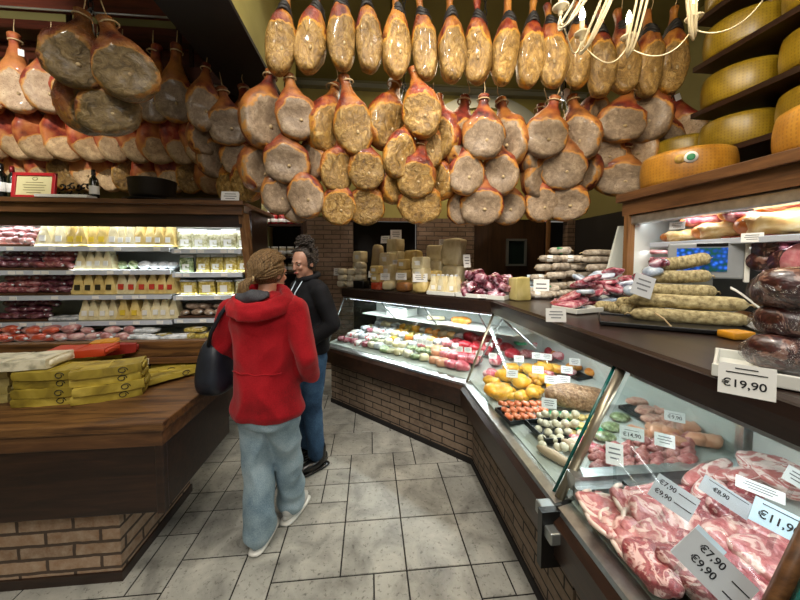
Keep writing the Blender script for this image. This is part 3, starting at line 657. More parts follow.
def mk_wedge(mat, lab='sticker', seed=0):
    def f():
        w, d, h = .052, .045, .165
        R_ = []
        for i in range(7):
            t = i / 6; z = h * t; ww = w * (1 - .78 * t) + .004; dd = d * (1 - .3 * t)
            R_.append([Vector((x + nz((x, y, z), 20, seed) * .006, y + nz((y, x, z), 20, seed) * .006, z)) for x, y in ((-ww, -dd), (-ww * .3, -dd * 1.1), (ww * .4, -dd * 1.08), (ww, -dd), (ww, dd), (0, dd * 1.05), (-ww, dd))])
        b = MB(); b.loft(R_, False); o = obj('cheese_wedge', b, M[mat])
        b = MB(); b.box((0, d * .96, h * .45), (w * 1.1, .012, h * .7), b=.004); obj('rind', b, M['crust'], o)
        b = MB(); b.T = Matrix.Translation((0, -d * 1.02, .055)) @ Matrix.Rotation(-.10, 4, 'X'); b.box((0, -.004, 0), (.036, .006, .042)); obj('label_sticker', b, M[lab], o)
        b = MB(); b.box((0, 0, h * 1.02), (.03, .022, .028), b=.004); obj('wrap_tip', b, M['silver'], o)
        return o
    return f
def mk_round(name, mat, r, seed=0, tie=True, part='wrap_end', pm='silver'):
    def f():
        b = MB(); b.ell((0, 0, r[2]), r, 16, 9, wob(seed, r[2] * .35, 3 / r[0] * .3)); o = obj(name, b, M[mat])
        b = MB(); b.ell((r[0] * .98, 0, r[2]), (r[0] * .22, r[1] * .35, r[2] * .35), 8, 5); obj(part, b, M[pm], o)
        return o
    return f
def mk_bag(name, mat, w=.115, d=.05, h=.145, lab='sticker', seed=0):
    def f():
        R_ = []
        for i in range(8):
            t = i / 7; z = h * t; k = sin(pi * min(1, .25 + t * .72)) ** .5; dd = d * .5 * k + .004
            R_.append([Vector((w / 2 * cx + nz((cx, cy, z), 15, seed) * .004, dd * cy + nz((cx, cy, z), 18, seed + 1) * .007, z)) for cx, cy in ((-1, -.4), (-.6, -1), (0, -1.1), (.6, -1), (1, -.4), (1, .4), (.6, 1), (0, 1.1), (-.6, 1), (-1, .4))])
        b = MB(); b.loft(R_); o = obj(name, b, M[mat])
        b = MB(); b.box((0, -d * .56, h * .36), (w * .5, .004, h * .38)); obj('label_sticker', b, M[lab], o)
        b = MB(); b.box((0, 0, h + .008), (w * .96, .006, .03), b=.002); obj('sealed_top', b, M['sticker'], o)
        return o
    return f
def mk_flat(name, mat, w, l, h, seed=0, lab='sticker'):
    def f():
        b = MB(); b.ell((0, 0, h / 2), (w / 2, l / 2, h / 2), 20, 8, lambda p: p + Vector((0, 0, nz(p, 14, seed) * h * .35)), e=.35); o = obj(name, b, M[mat])
        b = MB(); b.box((w * .1, 0, h + .001), (w * .4, l * .3, .003)); obj('label_sticker', b, M[lab], o)
        return o
    return f
def mk_tub(mat):
    def f():
        b = MB(); b.box((0, 0, .05), (.11, .075, .10), b=.01); o = obj('plastic_tub', b, M[mat])
        b = MB(); b.box((0, 0, .106), (.116, .08, .014), b=.004); obj('lid', b, M['silver'], o)
        b = MB(); b.box((0, -.039, .045), (.055, .004, .055)); obj('label_sticker', b, M['sticker'], o)
        return o
    return f
SN = ['top', 'second', 'third', 'lowest']
rnd = random.Random(5)
def shelf_fill(i, j, px0, px1, key, build, n, label, cat, grp, sc=1.0, rz=.12, dy=.09, gap=1.0):
    z = SHELF[(i, j)] + .010; y = RYc + dy
    x0 = on_y(px0, 250, RYc).x; x1 = on_y(px1, 250, RYc).x; w = (x1 - x0) / n
    for k in range(n):
        inst(key, build, f'{label}, {nth(k)} from the left on the {SN[i]} shelf', cat, (x0 + w * (k + .5), y + rnd.uniform(-.008, .008), z), (0, 0, rnd.uniform(-rz, rz)), (sc * rnd.uniform(.93, 1.04),) * 3, f'{grp}, {SN[i]} shelf')
def heap(i, j, px0, px1, key, build, cols, rows, label, cat, grp, sc=1.0, rh=.045):
    z = SHELF[(i, j)] + .010; x0 = on_y(px0, 250, RYc).x; x1 = on_y(px1, 250, RYc).x; w = (x1 - x0) / cols
    tr = obj('brown_tray', MB().box((0, 0, .009), (x1 - x0, .16, .018), b=.004), M['brtray'], None, loc=((x0 + x1) / 2, RYc + .10, z - .002)); tag(tr, f'brown tray under the {label}s on the {SN[i]} wall-case shelf', 'tray')
    for r in range(rows):
        for k in range(cols - (r % 2)):
            inst(key, build, f'{label}, {nth(k)} from the left in layer {["one", "two", "three"][r]} on the {SN[i]} shelf', cat, (x0 + w * (k + .5 + .5 * (r % 2)), RYc + .05 + r * .035 + rnd.uniform(-.01, .01), z + .016 + r * rh), (rnd.uniform(-.2, .2), rnd.uniform(-.2, .2), rnd.uniform(-1, 1)), (sc * rnd.uniform(.85, 1.12),) * 3, f'{grp}, {SN[i]} shelf')
PW = lambda k: mk_wedge('parm', 'sticker', k)
# top shelf
heap(0, 0, -14, 28, 'salp', mk_round('wrapped_sausage', 'salamp', (.06, .032, .028), 1), 6, 3, 'pink wrapped sausage', 'sausage', 'pink sausages', 1.0)
shelf_fill(0, 0, 31, 62, 'wedp', mk_wedge('pecor', 'sticker', 3), 2, 'big pale cheese wedge', 'cheese', 'pale wedges', 1.12)
shelf_fill(0, 0, 62, 102, 'wedg', mk_wedge('parm', 'styel', 4), 4, 'yellow grana wedge', 'cheese', 'grana wedges', 1.1)
shelf_fill(0, 0, 105, 129, 'wedw', mk_wedge('pecor', 'sticker', 5), 3, 'narrow whitish cheese wedge', 'cheese', 'whitish wedges', 1.05)
shelf_fill(0, 0, 130, 170, 'wedl', mk_wedge('parm', 'sticker', 6), 4, 'labelled yellow cheese wedge', 'cheese', 'labelled wedges', 1.05)
shelf_fill(0, 1, 172, 247, 'bagw', mk_bag('pasta_bag', 'pastaw', .122, .05, .14), 5, 'clear bag of pale pasta with white label', 'pasta bag', 'pasta bags')
# second
heap(1, 0, -14, 30, 'sald', mk_round('dark_sausage', 'salamb', (.05, .032, .026), 2), 7, 3, 'dark wrapped sausage', 'sausage', 'dark sausages')
heap(1, 0, 31, 65, 'sal', mk_round('small_sausage', 'salam', (.045, .03, .026), 3), 6, 3, 'purplish wrapped sausage', 'sausage', 'purplish sausages')
shelf_fill(1, 0, 68, 106, 'wedb', mk_wedge('pecor', 'crust' if False else 'sticker', 7), 4, 'beige cheese wedge in paper', 'cheese', 'beige wedges', .95)
shelf_fill(1, 0, 108, 130, 'fets', mk_round('cheese_pack', 'green', (.045, .04, .035), 4), 2, 'greenish wrapped soft cheese', 'cheese', 'soft cheeses')
shelf_fill(1, 0, 132, 169, 'mozz', mk_round('cheese_pack', 'silver', (.05, .04, .034), 5), 4, 'silvery wrapped soft cheese', 'cheese', 'silvery cheeses')
shelf_fill(1, 1, 172, 189, 'tubg', mk_bag('salad_bag', 'green', .11, .05, .13), 1, 'green vegetable bag', 'bag', 'vegetable bags')
shelf_fill(1, 1, 190, 247, 'bagy', mk_bag('pasta_bag', 'pasta', .115, .05, .135), 4, 'clear bag of yellow pasta with label', 'pasta bag', 'yellow pasta bags')
# third
heap(2, 0, -14, 30, 'sal', None, 7, 3, 'purplish wrapped sausage', 'sausage', 'purplish sausages')
heap(2, 0, 31, 64, 'sald', None, 6, 3, 'dark wrapped sausage', 'sausage', 'dark sausages')
shelf_fill(2, 0, 65, 109, 'wedk', mk_wedge('parm', 'stblk', 8), 4, 'yellow cheese wedge with round dark sticker', 'cheese', 'dark-sticker wedges', 1.08)
shelf_fill(2, 0, 110, 130, 'wedr', mk_wedge('pecor', 'stred', 9), 2, 'pale wedge with red sticker', 'cheese', 'red-sticker wedges', 1.05)
shelf_fill(2, 0, 131, 171, 'wedr2', mk_wedge('parm', 'stred', 10), 4, 'yellow wedge with red sticker', 'cheese', 'yellow red-sticker wedges', 1.05)
shelf_fill(2, 1, 174, 230, 'tuby', mk_tub('pasta'), 3, 'yellow plastic tub with white label', 'tub', 'yellow tubs', 1.15)
shelf_fill(2, 1, 230, 249, 'tubg2', mk_tub('pastaw'), 1, 'pale plastic tub with label', 'tub', 'pale tubs', 1.1)
# lowest
heap(3, 0, -14, 40, 'sald', None, 8, 3, 'dark wrapped sausage', 'sausage', 'dark sausages')
shelf_fill(3, 0, 42, 68, 'flatg', mk_flat('flat_pack', 'silver', .13, .16, .03, 3), 2, 'flat grey vacuum pack', 'pack', 'grey packs')
shelf_fill(3, 0, 70, 109, 'wedb', None, 4, 'beige cheese wedge in paper', 'cheese', 'beige wedges', 1.0)
shelf_fill(3, 0, 110, 134, 'wedg', None, 2, 'yellow grana wedge', 'cheese', 'grana wedges', 1.0)
shelf_fill(3, 0, 135, 171, 'wedp', None, 4, 'small pale cheese wedge', 'cheese', 'pale wedges', 1.0)
heap(3, 1, 174, 246, 'nut', mk_round('mushroom_pack', 'nuts', (.055, .04, .028), 8), 6, 2, 'brown mushroom pack', 'pack', 'mushroom packs')
# bottom deck
def deckrow(px0, px1, py0, py1, n, rows, key, build, label, cat, grp, sc=1, rz=.5):
    for r in range(rows):
        for k in range(n):
            px = px0 + (px1 - px0) * (k + .5 + .25 * (r % 2)) / n; py = py0 + (py1 - py0) * (r + .5) / rows
            z = .985 + (.05 if (k + r) % 2 else 0) + (rows - r - 1) * .012; p = on_z(px, py, z)
            if p.y > 2.76: p.y = 2.76
            inst(key, build, f'{label} on the bottom deck, {nth(k)} from the left in {["back", "middle", "front"][-rows:][r]} row', cat, (p.x, p.y, z - .01), (0, rnd.uniform(-.2, .2), rnd.uniform(-rz, rz)), (sc * rnd.uniform(.9, 1.1),) * 3, grp)
deckrow(-12, 55, 322, 344, 7, 3, 'dorp', mk_round('sausage_pack', 'orangep', (.06, .04, .028), 11), 'orange-red sausage pack', 'sausage pack', 'orange packs on the deck')
deckrow(48, 98, 322, 342, 6, 3, 'dpk', mk_round('sausage_pack', 'salamp', (.055, .04, .028), 12), 'pink and white sausage pack', 'sausage pack', 'pink packs on the deck')
deckrow(100, 134, 328, 342, 4, 2, 'salp', None, 'pink wrapped sausage', 'sausage', 'pink sausages on the deck')
deckrow(134, 180, 322, 342, 3, 2, 'dwh', mk_flat('long_pack', 'silver', .20, .10, .03, 13), 'long silvery vacuum pack', 'pack', 'silvery packs on the deck', 1, .2)
deckrow(170, 222, 326, 340, 3, 2, 'dye', mk_flat('long_pack', 'pasta', .17, .10, .03, 14), 'flat yellow pasta pack', 'pack', 'yellow packs on the deck', 1, .15)

# ---- on top of the wall case
TZ = 2.09
def bottle(px, h, mat, foil, label, group=None, y=2.78):
    p = on_y(px, 204, y); s = h / .30
    def f():
        b = MB(); b.lathe([(.002, 0), (.037, .002), (.038, .02), (.038, .18), (.034, .205), (.016, .235), (.014, .285), (.016, .288), (.016, .3), (.002, .3)], n=16); o = obj('wine_bottle', b, M[mat])
        b = MB(); b.lathe([(.0150, .245), (.0175, .247), (.0175, .302), (.002, .304)], n=12); obj('foil_cap', b, M[foil], o)
        b = MB(); b.lathe([(.0385, .06), (.0392, .061), (.0392, .14), (.0385, .141)], n=16); obj('bottle_label', b, M['paper'], o)
        return o
    inst('bot' + mat + foil, f, label, 'bottle', (p.x, p.y, TZ), (0, 0, rnd.uniform(0, 3)), (s, s, s), group)
M['wineg'] = plain('dark_wine_glass', '#0a0f0b', .08, 0, .6); M['foilr'] = plain('red_foil', '#7a1c22', .3, .3); M['foilk'] = plain('black_foil', '#141214', .3, .3)
bottle(3, .27, 'wineg', 'foilk', 'dark wine bottle with black cap at the far end of the case top', 'bottles on the wall case')
bottle(14, .25, 'wineg', 'foilr', 'dark wine bottle with red foil, second on the case top', 'bottles on the wall case')
bottle(24, .22, 'wineg', 'foilk', 'small dark bottle beside the red framed certificate', 'bottles on the wall case', 2.88)
bottle(46, .24, 'wineg', 'foilr', 'red-capped bottle behind the red framed certificate', 'bottles on the wall case', 2.95)
bottle(95, .24, 'wineg', 'foilk', 'slim black bottle beside the carved iron rack', 'bottles on the wall case')
def at_top(px, y=2.76): return on_y(px, 204, y).x
ft = thing('certificate_frame', 'red framed certificate leaning on the wall case top', 'frame', (at_top(39), 2.72, TZ), (radians(-8), 0, 0))
b = MB(); w, h = .30, .20
for c, s_ in (((0, 0, .012), (w, .02, .024)), ((0, 0, h - .012), (w, .02, .024)), ((-w / 2 + .012, 0, h / 2), (.024, .02, h)), ((w / 2 - .012, 0, h / 2), (.024, .02, h))): b.box(c, s_, b=.003)
obj('frame_border', b, plain('red_lacquer', '#b01826', .35), ft)
cert = obj('certificate', MB().box((0, .004, h / 2), (w - .03, .006, h - .03)), plain('cream_certificate', '#d6cf9f', .6), ft)
b = MB(); b.tube([(.018 * cos(a), 0, .155 + .012 * sin(a)) for a in [2 * pi * i / 10 for i in range(11)]], .0025, 4, False)
for i, ww in enumerate((.12, .16, .14, .15, .10)): b.box((0, -.001, .125 - i * .020), (ww, .003, .003))
obj('printed_lines', b, plain('brown_print', '#7a6a40', .6), cert)
ir = thing('carved_iron_rack', 'black wrought iron scroll rack on top of the wall case', 'rack', (at_top(75), 2.80, TZ))
for k in range(7):
    for r in range(2):
        a0 = rnd.random() * 6; cx = -.12 + k * .04; cz = .045 + r * .065
        b = MB(); b.tube([(cx + (.03 - .003 * q) * cos(a0 + q * .7), rnd.uniform(-.005, .005), cz + (.03 - .003 * q) * sin(a0 + q * .7)) for q in range(9)], .006, 5); obj('scroll', b, M['blackm'], ir)
b = MB(); b.box((0, 0, .006), (.34, .08, .012)); obj('rack_base', b, M['blackm'], ir)
b = MB(); b.box((0, 0, .012), (.36, .10, .022), b=.004); o = obj('white_board', b, M['sticker'], None, loc=(at_top(74), 2.70, TZ)); tag(o, 'long off-white strip lying before the iron rack on the case', 'board')
kp = thing('cooking_pot', 'dark iron pot standing on a plate on the wall case', 'pot', (at_top(147), 2.84, TZ))
b = MB(); b.lathe([(.02, 0), (.20, .004), (.20, .016), (.02, .018)], n=28); obj('base_plate', b, M['blackm'], kp)
b = MB(); b.lathe([(.02, .02), (.13, .022), (.155, .05), (.165, .17), (.17, .175), (.158, .18), (.15, .17), (.14, .05), (.02, .04)], n=28); obj('bowl', b, plain('dark_cast_iron', '#241e18', .45, .4), kp)
b = MB(); b.box((0, 0, .015), (.42, .12, .03), b=.004); o = obj('dark_board', b, M['dkwood'], None, loc=(at_top(195), 2.80, TZ)); tag(o, 'low dark wooden board on the case beside the pot', 'board')
def price_tag(loc, w, h, rz, tilt, label, lines=None, text=None, group=None, mat='paper', name='price_tag', roll=0):
    """small standing card with its print"""
    t = thing(name, label, 'price tag', loc, (tilt, roll, rz), group)
    obj('card', MB().box((0, 0, h / 2), (w, .002, h)), M[mat], t)
    if text:
        for (s_, size, x, z) in text:
            obj('printed_price', txt(s_, size), M['ink'], t, loc=(x * w, -.0016, z * h), rot=(radians(90), 0, 0))
        for (z, x0, x1) in lines or []: obj('printed_line', MB().box(((x0 + x1) / 2 * w, -.0014, z * h), ((x1 - x0) * w, .0008, h * .035)), M['ink'], t)
    else:
        b = MB()
        for i, q in enumerate((.62, .7, .5)): b.box((0, -.0014, h * (.75 - .22 * i)), (w * q, .0008, h * .07))
        obj('printed_lines', b, M['inkg'], t)
    return t
TXT = {}
def txt(s, size):
    if (s, size) not in TXT:
        c = bpy.data.curves.new('lettering', 'FONT'); c.body = s; c.size = size; c.align_x = 'CENTER'; c.align_y = 'CENTER'; c.extrude = .0003; c.offset = size * .012
        o = bpy.data.objects.new('lettering', c); COL.objects.link(o); bpy.context.view_layer.update()
        TXT[(s, size)] = bpy.data.meshes.new_from_object(o); bpy.data.objects.remove(o); TXT[(s, size)].materials.clear(); TXT[(s, size)].materials.append(M['ink'])
    return TXT[(s, size)]
price_tag((at_top(230, 2.72), 2.72, TZ), .14, .085, 0, -.2, 'white card standing on the end of the wall case top')

# ---- jar shelf in the recess
JX0, JX1, JY = on_y(252, 220, 3.75).x, on_y(301, 220, 3.75).x, 3.75
js = thing('jar_shelf', 'dark wooden wall shelf holding preserve jars beyond the case', 'shelf', ((JX0 + JX1) / 2, JY, 1.2))
JW = JX1 - JX0
jz = [on_y(275, p, JY).z for p in (272, 256, 224)]
for z in jz + [jz[-1] + .36]: obj('shelf_board', MB().box((0, .1, z - 1.2 - .012), (JW, .22, .024)), M['dkwood'], js)
for s_ in (-1, 1): obj('side_board', MB().box((s_ * (JW / 2 + .012), .1, .35), (.024, .24, 2.1)), M['dkwood'], js)
obj('back_board', MB().box((0, .22, .35), (JW, .02, 2.1)), M['dark'], js)
M['jamr'] = mottled('red_preserve', ['#5a0c14', '#8e1a24'], 12, .15, coat=.6, var=.1); M['jamw'] = mottled('pale_preserve', ['#8a7a5c', '#b8ac8c'], 12, .15, coat=.6, var=.1)
def mk_jar(m_, lid):
    def f():
        b = MB(); b.lathe([(.002, 0), (.036, .001), (.039, .01), (.039, .08), (.032, .092), (.002, .092)], n=14); o = obj('preserve_jar', b, M[m_])
        b = MB(); b.lathe([(.002, .09), (.035, .09), (.035, .106), (.002, .108)], n=14); obj('jar_lid', b, M[lid], o)
        b = MB(); b.lathe([(.0395, .025), (.0400, .026), (.0400, .06), (.0395, .061)], n=14); obj('jar_label', b, M['sticker'], o)
        return o
    return f
for r, (z, k, m_, lid, lb) in enumerate(((jz[0], 'jw', 'jamw', 'stblk', 'pale jar'), (jz[1], 'jw2', 'jamw', 'white', 'white-lidded pale jar'), (jz[2], 'jr', 'jamr', 'stred', 'dark red jar'), (jz[2] + .11, 'jr', 'jamr', 'stred', 'dark red jar'))):
    for i in range(6): inst(k, mk_jar(m_, lid), f'{lb}, {nth(i)} from the left, {["on the lowest recess shelf", "on the middle recess shelf", "lower layer on the upper recess shelf", "upper layer on the upper recess shelf"][r]}', 'jar', (JX0 + JW * (i + .5) / 6, JY + .06, z + (.001 if r < 3 else 0)), (0, 0, i), (1.05, 1.05, 1), 'jars in the recess')

light('AREA', ((JX0 + JX1) / 2, JY - .12, jz[2] + .33), 1.6, NEUT, JW * .8, rot=(radians(25), 0, 0), sy=.05)  # extra light without a fixture, added to brighten the recess jars
# ================================================================ PACKAGES ON THE ISLAND
M['ypaper'] = mottled('yellow_butcher_paper', ['#756420', '#a08c30', '#c4ae4c'], 5, .5, .35, .02, var=.12, dist=1.0)
M['ypaperl'] = mottled('pale_yellow_paper', ['#98884a', '#b8a968', '#cdbf88'], 5, .5, .35, .02, var=.08, dist=1.0)
M['opaper'] = plain('orange_red_box', '#b83a14', .45); M['gold'] = plain('golden_card', '#c88a1e', .4); M['rpaper'] = plain('dark_red_paper', '#8a2018', .5)
M['wprint'] = mottled('white_printed_wrap', ['#8e8a74', '#d8d2b8', '#e4dfca'], 16, .45, .2)
def mk_parcel(mat, w, l, h, seed, band=None, swirl=True):
    def f():
        bm = bmesh.new(); bmesh.ops.create_cube(bm, size=1); bmesh.ops.subdivide_edges(bm, edges=list(bm.edges), cuts=7, use_grid_fill=True)
        for v in bm.verts:
            p = Vector((v.co.x * w, v.co.y * l, v.co.z * h)); k = 1 - .05 * (abs(v.co.x * 2) ** 8) * (abs(v.co.z * 2) ** 2)
            v.co = Vector((p.x + nz(p, 14, seed) * .007, p.y * k + nz(p, 13, seed + 1) * .007, p.z + h / 2 + nz(p, 12, seed + 2) * h * .16))
        bm.verts.index_update(); b = MB(); b.add([v.co.copy() for v in bm.verts], [[v.index for v in f.verts] for f in bm.faces]); bm.free(); o = obj('wrapped_parcel', b, M[mat])
        b = MB(); b.T = Matrix.Translation((w * .5, 0, h * .5)); b.ell((0, 0, 0), (.012, l * .40, h * .34), 12, 6, e=.4); obj('folded_end', b, M[mat], o)
        b = MB(); b.box((0, 0, h * 1.0), (.012, l * .9, .004)); obj('paper_flap', b, M[mat], o)
        if swirl:
            b = MB()
            cx, cz = (.22, .47)
            b.tube([(cx * w + .024 * (1 - a / 14) * cos(a), -l / 2 - .003, cz * h + .018 * (1 - a / 14) * sin(a)) for a in [.5 * i for i in range(15)]], .0022, 4)
            obj('printed_swirl', b, M['ink'], o)
        return o
    return f
TT = .861
def parcel(px, py, z, key, build, label, rz=0, sc=(1, 1, 1), tilt=0):
    p = on_z(px, py, z); return inst(key, build, label, 'parcel', (p.x, p.y, z), (tilt, 0, rz), sc, 'parcels on the island counter')
def stack(px, py, n, key, build, lab, rz=0, dh=.05, sc=(1, 1, 1), z0=TT, sp=.06):
    p = on_z(px, py, z0)
    for i in range(n):
        where = 'bottom' if i == 0 else ('top' if i == n - 1 else nth(i) + ' up')
        inst(key, build, lab.format(where), 'parcel', (p.x + rnd.uniform(-.01, .01), p.y + rnd.uniform(-.01, .01), z0 + i * dh), (0, 0, rz + rnd.uniform(-sp, sp)), sc, 'parcels on the island counter')
PY_ = mk_parcel('ypaper', .32, .17, .045, 1); PL = mk_parcel('ypaperl', .30, .22, .05, 2, swirl=False)
stack(-2, 396, 4, 'pl', PL, 'pale yellow wrapped parcel at the edge stack, {}', .1, .045, (.9, 1, .9))
stack(60, 399, 4, 'py', PY_, 'olive-yellow wrapped parcel in the front stack, {}', .12, .046, (.92, 1, 1))
stack(114, 395, 4, 'py', None, 'olive-yellow wrapped parcel in the stack by the counter corner, {}', .42, .046, (.92, 1, 1))
stack(100, 372, 3, 'py2', mk_parcel('ypaper', .28, .16, .045, 5, swirl=False), 'plain yellow parcel in the stack behind the corner stack, {}', .3, .05)
parcel(20, 366, 1.05, 'pw', mk_parcel('wprint', .36, .2, .05, 6, swirl=False), 'cream printed parcel lying on top of the pale yellow stack', .15)
parcel(82, 354, 1.05, 'por', mk_parcel('opaper', .30, .18, .04, 7, swirl=False), 'orange-red flat box on top of the parcels', .2)
parcel(105, 347, 1.03, 'pgo', mk_parcel('gold', .13, .10, .045, 8, swirl=False), 'golden card packet beside the orange-red box', .3)
parcel(118, 352, 1.0, 'prd', mk_parcel('rpaper', .22, .14, .06, 9, swirl=False), 'dark red packet behind the parcel stacks', .4)
for i, (px, py, rz) in enumerate(((135, 386, .75), (150, 380, .7), (158, 373, .6), (170, 378, .9))): parcel(px, py, TT + .003 * i, 'pyt', mk_parcel('ypaper', .30, .13, .03, 12), f'thin yellow parcel leaning towards the woman, {nth(i)} from the stacks', rz, (1, 1, 1), -.06 - .04 * i)
for i, (px, py, rz) in enumerate(((130, 358, .2), (150, 362, .3), (142, 366, .4), (165, 364, .2))): parcel(px, py, TT + (.05 if i < 2 else 0), 'pwh', mk_parcel('wprint', .22, .11, .04, 14, swirl=False), f'white printed packet behind the yellow parcels, {nth(i)} along', rz)
for i, (px, py) in enumerate(((175, 366), (190, 364), (183, 372), (198, 372))): parcel(px, py, TT, 'pyl', mk_parcel('ypaper', .24, .12, .035, 15), f'low yellow parcel at the far end of the island, {nth(i)} along', .1 * i)
# ================================================================ MEAT MATERIALS
def meat(name, lean, fat, scale=9, band=2.2, fatw=.5, coat=.35, st=(1, 1, 1)):
    t = NT(name); v = t.coords(st); n = t.noise(v, scale, 3, .5, band); n2 = t.noise(v, scale * 6, 3, .6)
    c = t.ramp(n2, [(.3, lean[0]), (.7, lean[1])]); w = t.ramp(n, [(fatw - .03, '#000000'), (fatw + .03, '#ffffff'), (fatw + .10, '#ffffff'), (fatw + .14, '#000000')])
    c = t.mix(t.math('MULTIPLY', w, .85), c, hexc(fat)); t.bump(t.math('ADD', n, t.math('MULTIPLY', n2, .5)), .5, .01); return t.fin(c, .32, coat=coat, crough=.2)
M['pork'] = meat('raw_pork', ['#96484c', '#c07a78'], '#dcb8ae', 13, 1.8, .55); M['porkd'] = meat('dark_raw_pork', ['#742c32', '#a85458'], '#d4aca4', 20, 2, .55)
M['bacon'] = meat('pork_belly', ['#b0605c', '#c98480'], '#efdcd2', 12, 1.0, .46, .35, (.5, 1, 5)); M['beef'] = meat('red_beef', ['#8c1420', '#c03440'], '#d88c8c', 10, 1, .62)
M['veal'] = meat('pink_veal', ['#b84454', '#dc7884'], '#f0c0c0', 10, 1, .58); M['coppa'] = meat('cured_coppa', ['#220808', '#4a1a18'], '#8c6456', 13, 2.5, .58, .9)
M['chick'] = mottled('yellow_chicken', ['#c8861c', '#e8ac34', '#f2c860'], 12, .4, .3, coat=.4, var=.06); M['skew'] = mottled('orange_skewer_meat', ['#a8401c', '#d8703c', '#e8a080'], 40, .4, .5, coat=.4)
M['mince'] = mottled('coarse_roast', ['#5c4028', '#967050', '#b89878'], 60, .5, .9, .012); M['patty'] = mottled('raw_patty', ['#a0604c', '#c8907c', '#dcb09c'], 55, .4, .8, .01, coat=.3, var=.06)
M['wsaus'] = mottled('white_sausage', ['#b89c80', '#d4bca0'], 14, .4, .2, coat=.3); M['ball'] = mottled('cheese_ball', ['#b8ab8c', '#d8ceb4', '#ebe4d2'], 30, .5, .3)
M['minced'] = mottled('minced_pink', ['#8a3c3c', '#b86a66', '#d4a098'], 60, .4, .8, .01, coat=.3, var=.06); M['orfil'] = mottled('orange_fillet', ['#c8681c', '#e09034', '#eab068'], 14, .35, .3, coat=.4); M['peach'] = mottled('pale_orange_meat', ['#c88460', '#e0a888'], 20, .4, .3, coat=.3)
M['mort'] = mottled('mortadella_face', ['#b8606c', '#d4848c', '#e0b0b0'], 30, .4, .1); M['speck'] = mottled('speck_face', ['#8c2c3c', '#b85c68', '#e4b8b4'], 9, .35, .2, coat=.3, dist=2)
M['lard'] = mottled('golden_lard', ['#a87034', '#cfa864', '#e6d0a0'], 9, .45, .4, coat=.3, dist=1.5); M['rindo'] = mottled('orange_rind', ['#8a4010', '#c06c20', '#d89040'], 9, .4, .3)
M['gsheet'] = plain('green_divider', '#2ca878', .4); M['btray'] = plain('black_meat_tray', '#15181a', .3); M['wtray'] = plain('white_meat_tray', '#d8dad4', .35)
M['cardg'] = plain('pale_blue_card', '#c9dcea', .4); M['cardgrey'] = plain('grey_card', '#b9bcc0', .45)
M['salblue'] = mottled('bluish_plastic_pack', ['#56687c', '#a8b8cc', '#e0e8f0'], 16, .2, .6, coat=.8)
M['redpack'] = mottled('red_speckled_pack', ['#6a1c28', '#a85060', '#e0c0c4'], 24, .25, .5, coat=.8, var=.1)
M['dkpack'] = mottled('dark_red_vacuum_pack', ['#2c0c16', '#6a2434', '#b08090', '#e8e8f4'], 13, .18, .7, .015, lo=.32, hi=.72, coat=.9, var=.15, dist=1)
M['parmw'] = NT('parmesan_rind')
def _parm(t, c0, c1, c2):
    tc = t.new('ShaderNodeTexCoord'); sp = t.new('ShaderNodeSeparateXYZ'); t.l(tc.outputs['Object'], sp.inputs[0]); v = t.coords()
    a = t.math('ARCTAN2', sp.outputs[1], sp.outputs[0]); s = t.math('SINE', t.math('MULTIPLY', a, 76.0)); n = t.noise(v, 7, 5)
    zz = t.math('SINE', t.math('MULTIPLY', sp.outputs[2], 330.0)); dots = t.math('MULTIPLY', t.math('GREATER_THAN', s, .35), t.math('GREATER_THAN', zz, -.2))
    c = t.ramp(n, [(.3, c0), (.5, c1), (.7, c2)]); c = t.mix(t.math('MULTIPLY', dots, .28), c, (.05, .025, .005, 1)); t.bump(t.math('SUBTRACT', n, t.math('MULTIPLY', dots, .4)), .3, .004); return t.fin(c, .38, coat=.25, crough=.3)
M['parmw'] = _parm(M['parmw'], '#8a5a16', '#a87422', '#be8c34'); M['parmy'] = _parm(NT('parmesan_rind_yellow'), '#735a0c', '#8c7216', '#a48724')

# ================================================================ BUILDERS
def mk_blob(name, mat, r, seed=0, amp=.2, f=8, e=.8, nu=20, nv=12, part=None):
    def g():
        m_ = min(r); b = MB(); b.ell((0, 0, r[2]), r, nu, nv, lambda p: p + p.normalized() * (nz(p, f, seed) * amp * m_ * 2 + nz(p, f * 3, seed + 2) * amp * m_ * .5), e=e); o = obj(name, b, M[mat])
        if part: part(o)
        return o
    return g
def dkp(px, py, h=0.0, seg='B'):
    z = .78
    for _ in range(6):
        p = on_z(px, py, z + h); d = (p.x - .8) if seg == 'B' else (Vector((p.x, p.y)) - AO) @ AN if False else ((p.x - .8) if seg == 'B' else ((p.x - AO.x) * AN.x + (p.y - AO.y) * AN.y))
        z = DK(max(0, min(.7, d)))
    return Vector((p.x, p.y, z)), d
def put(px, py, key, build, label, cat, h=0.0, rz=0, rot=None, sc=1.0, group=None, seg='B', lift=0.0):
    p, d = dkp(px, py, h, seg); 
    return inst(key, build, label, cat, (p.x, p.y, p.z + lift + .002), rot or (0, 0, rz), (sc,) * 3 if not isinstance(sc, tuple) else sc, group)
def tray(px, py, w, l, rz, mat, label, seg='B', h=.022, lift=0.0, z=None):
    p = dkp(px, py, 0, seg)[0] if z is None else on_z(px, py, z)
    t = thing('meat_tray', label, 'tray', (p.x, p.y, p.z + lift), (0, 0, rz)); obj('tray_floor', MB().box((0, 0, .004), (w, l, .006)), M[mat], t)
    for c, s_ in (((0, -l / 2, h / 2), (w + .008, .006, h)), ((0, l / 2, h / 2), (w + .008, .006, h)), ((-w / 2, 0, h / 2), (.006, l, h)), ((w / 2, 0, h / 2), (.006, l, h))): obj('tray_rim', MB().box(c, s_, b=.002), M[mat], t)
    return t
rnd = random.Random(21)
RR = lambda a: rnd.uniform(-a, a)
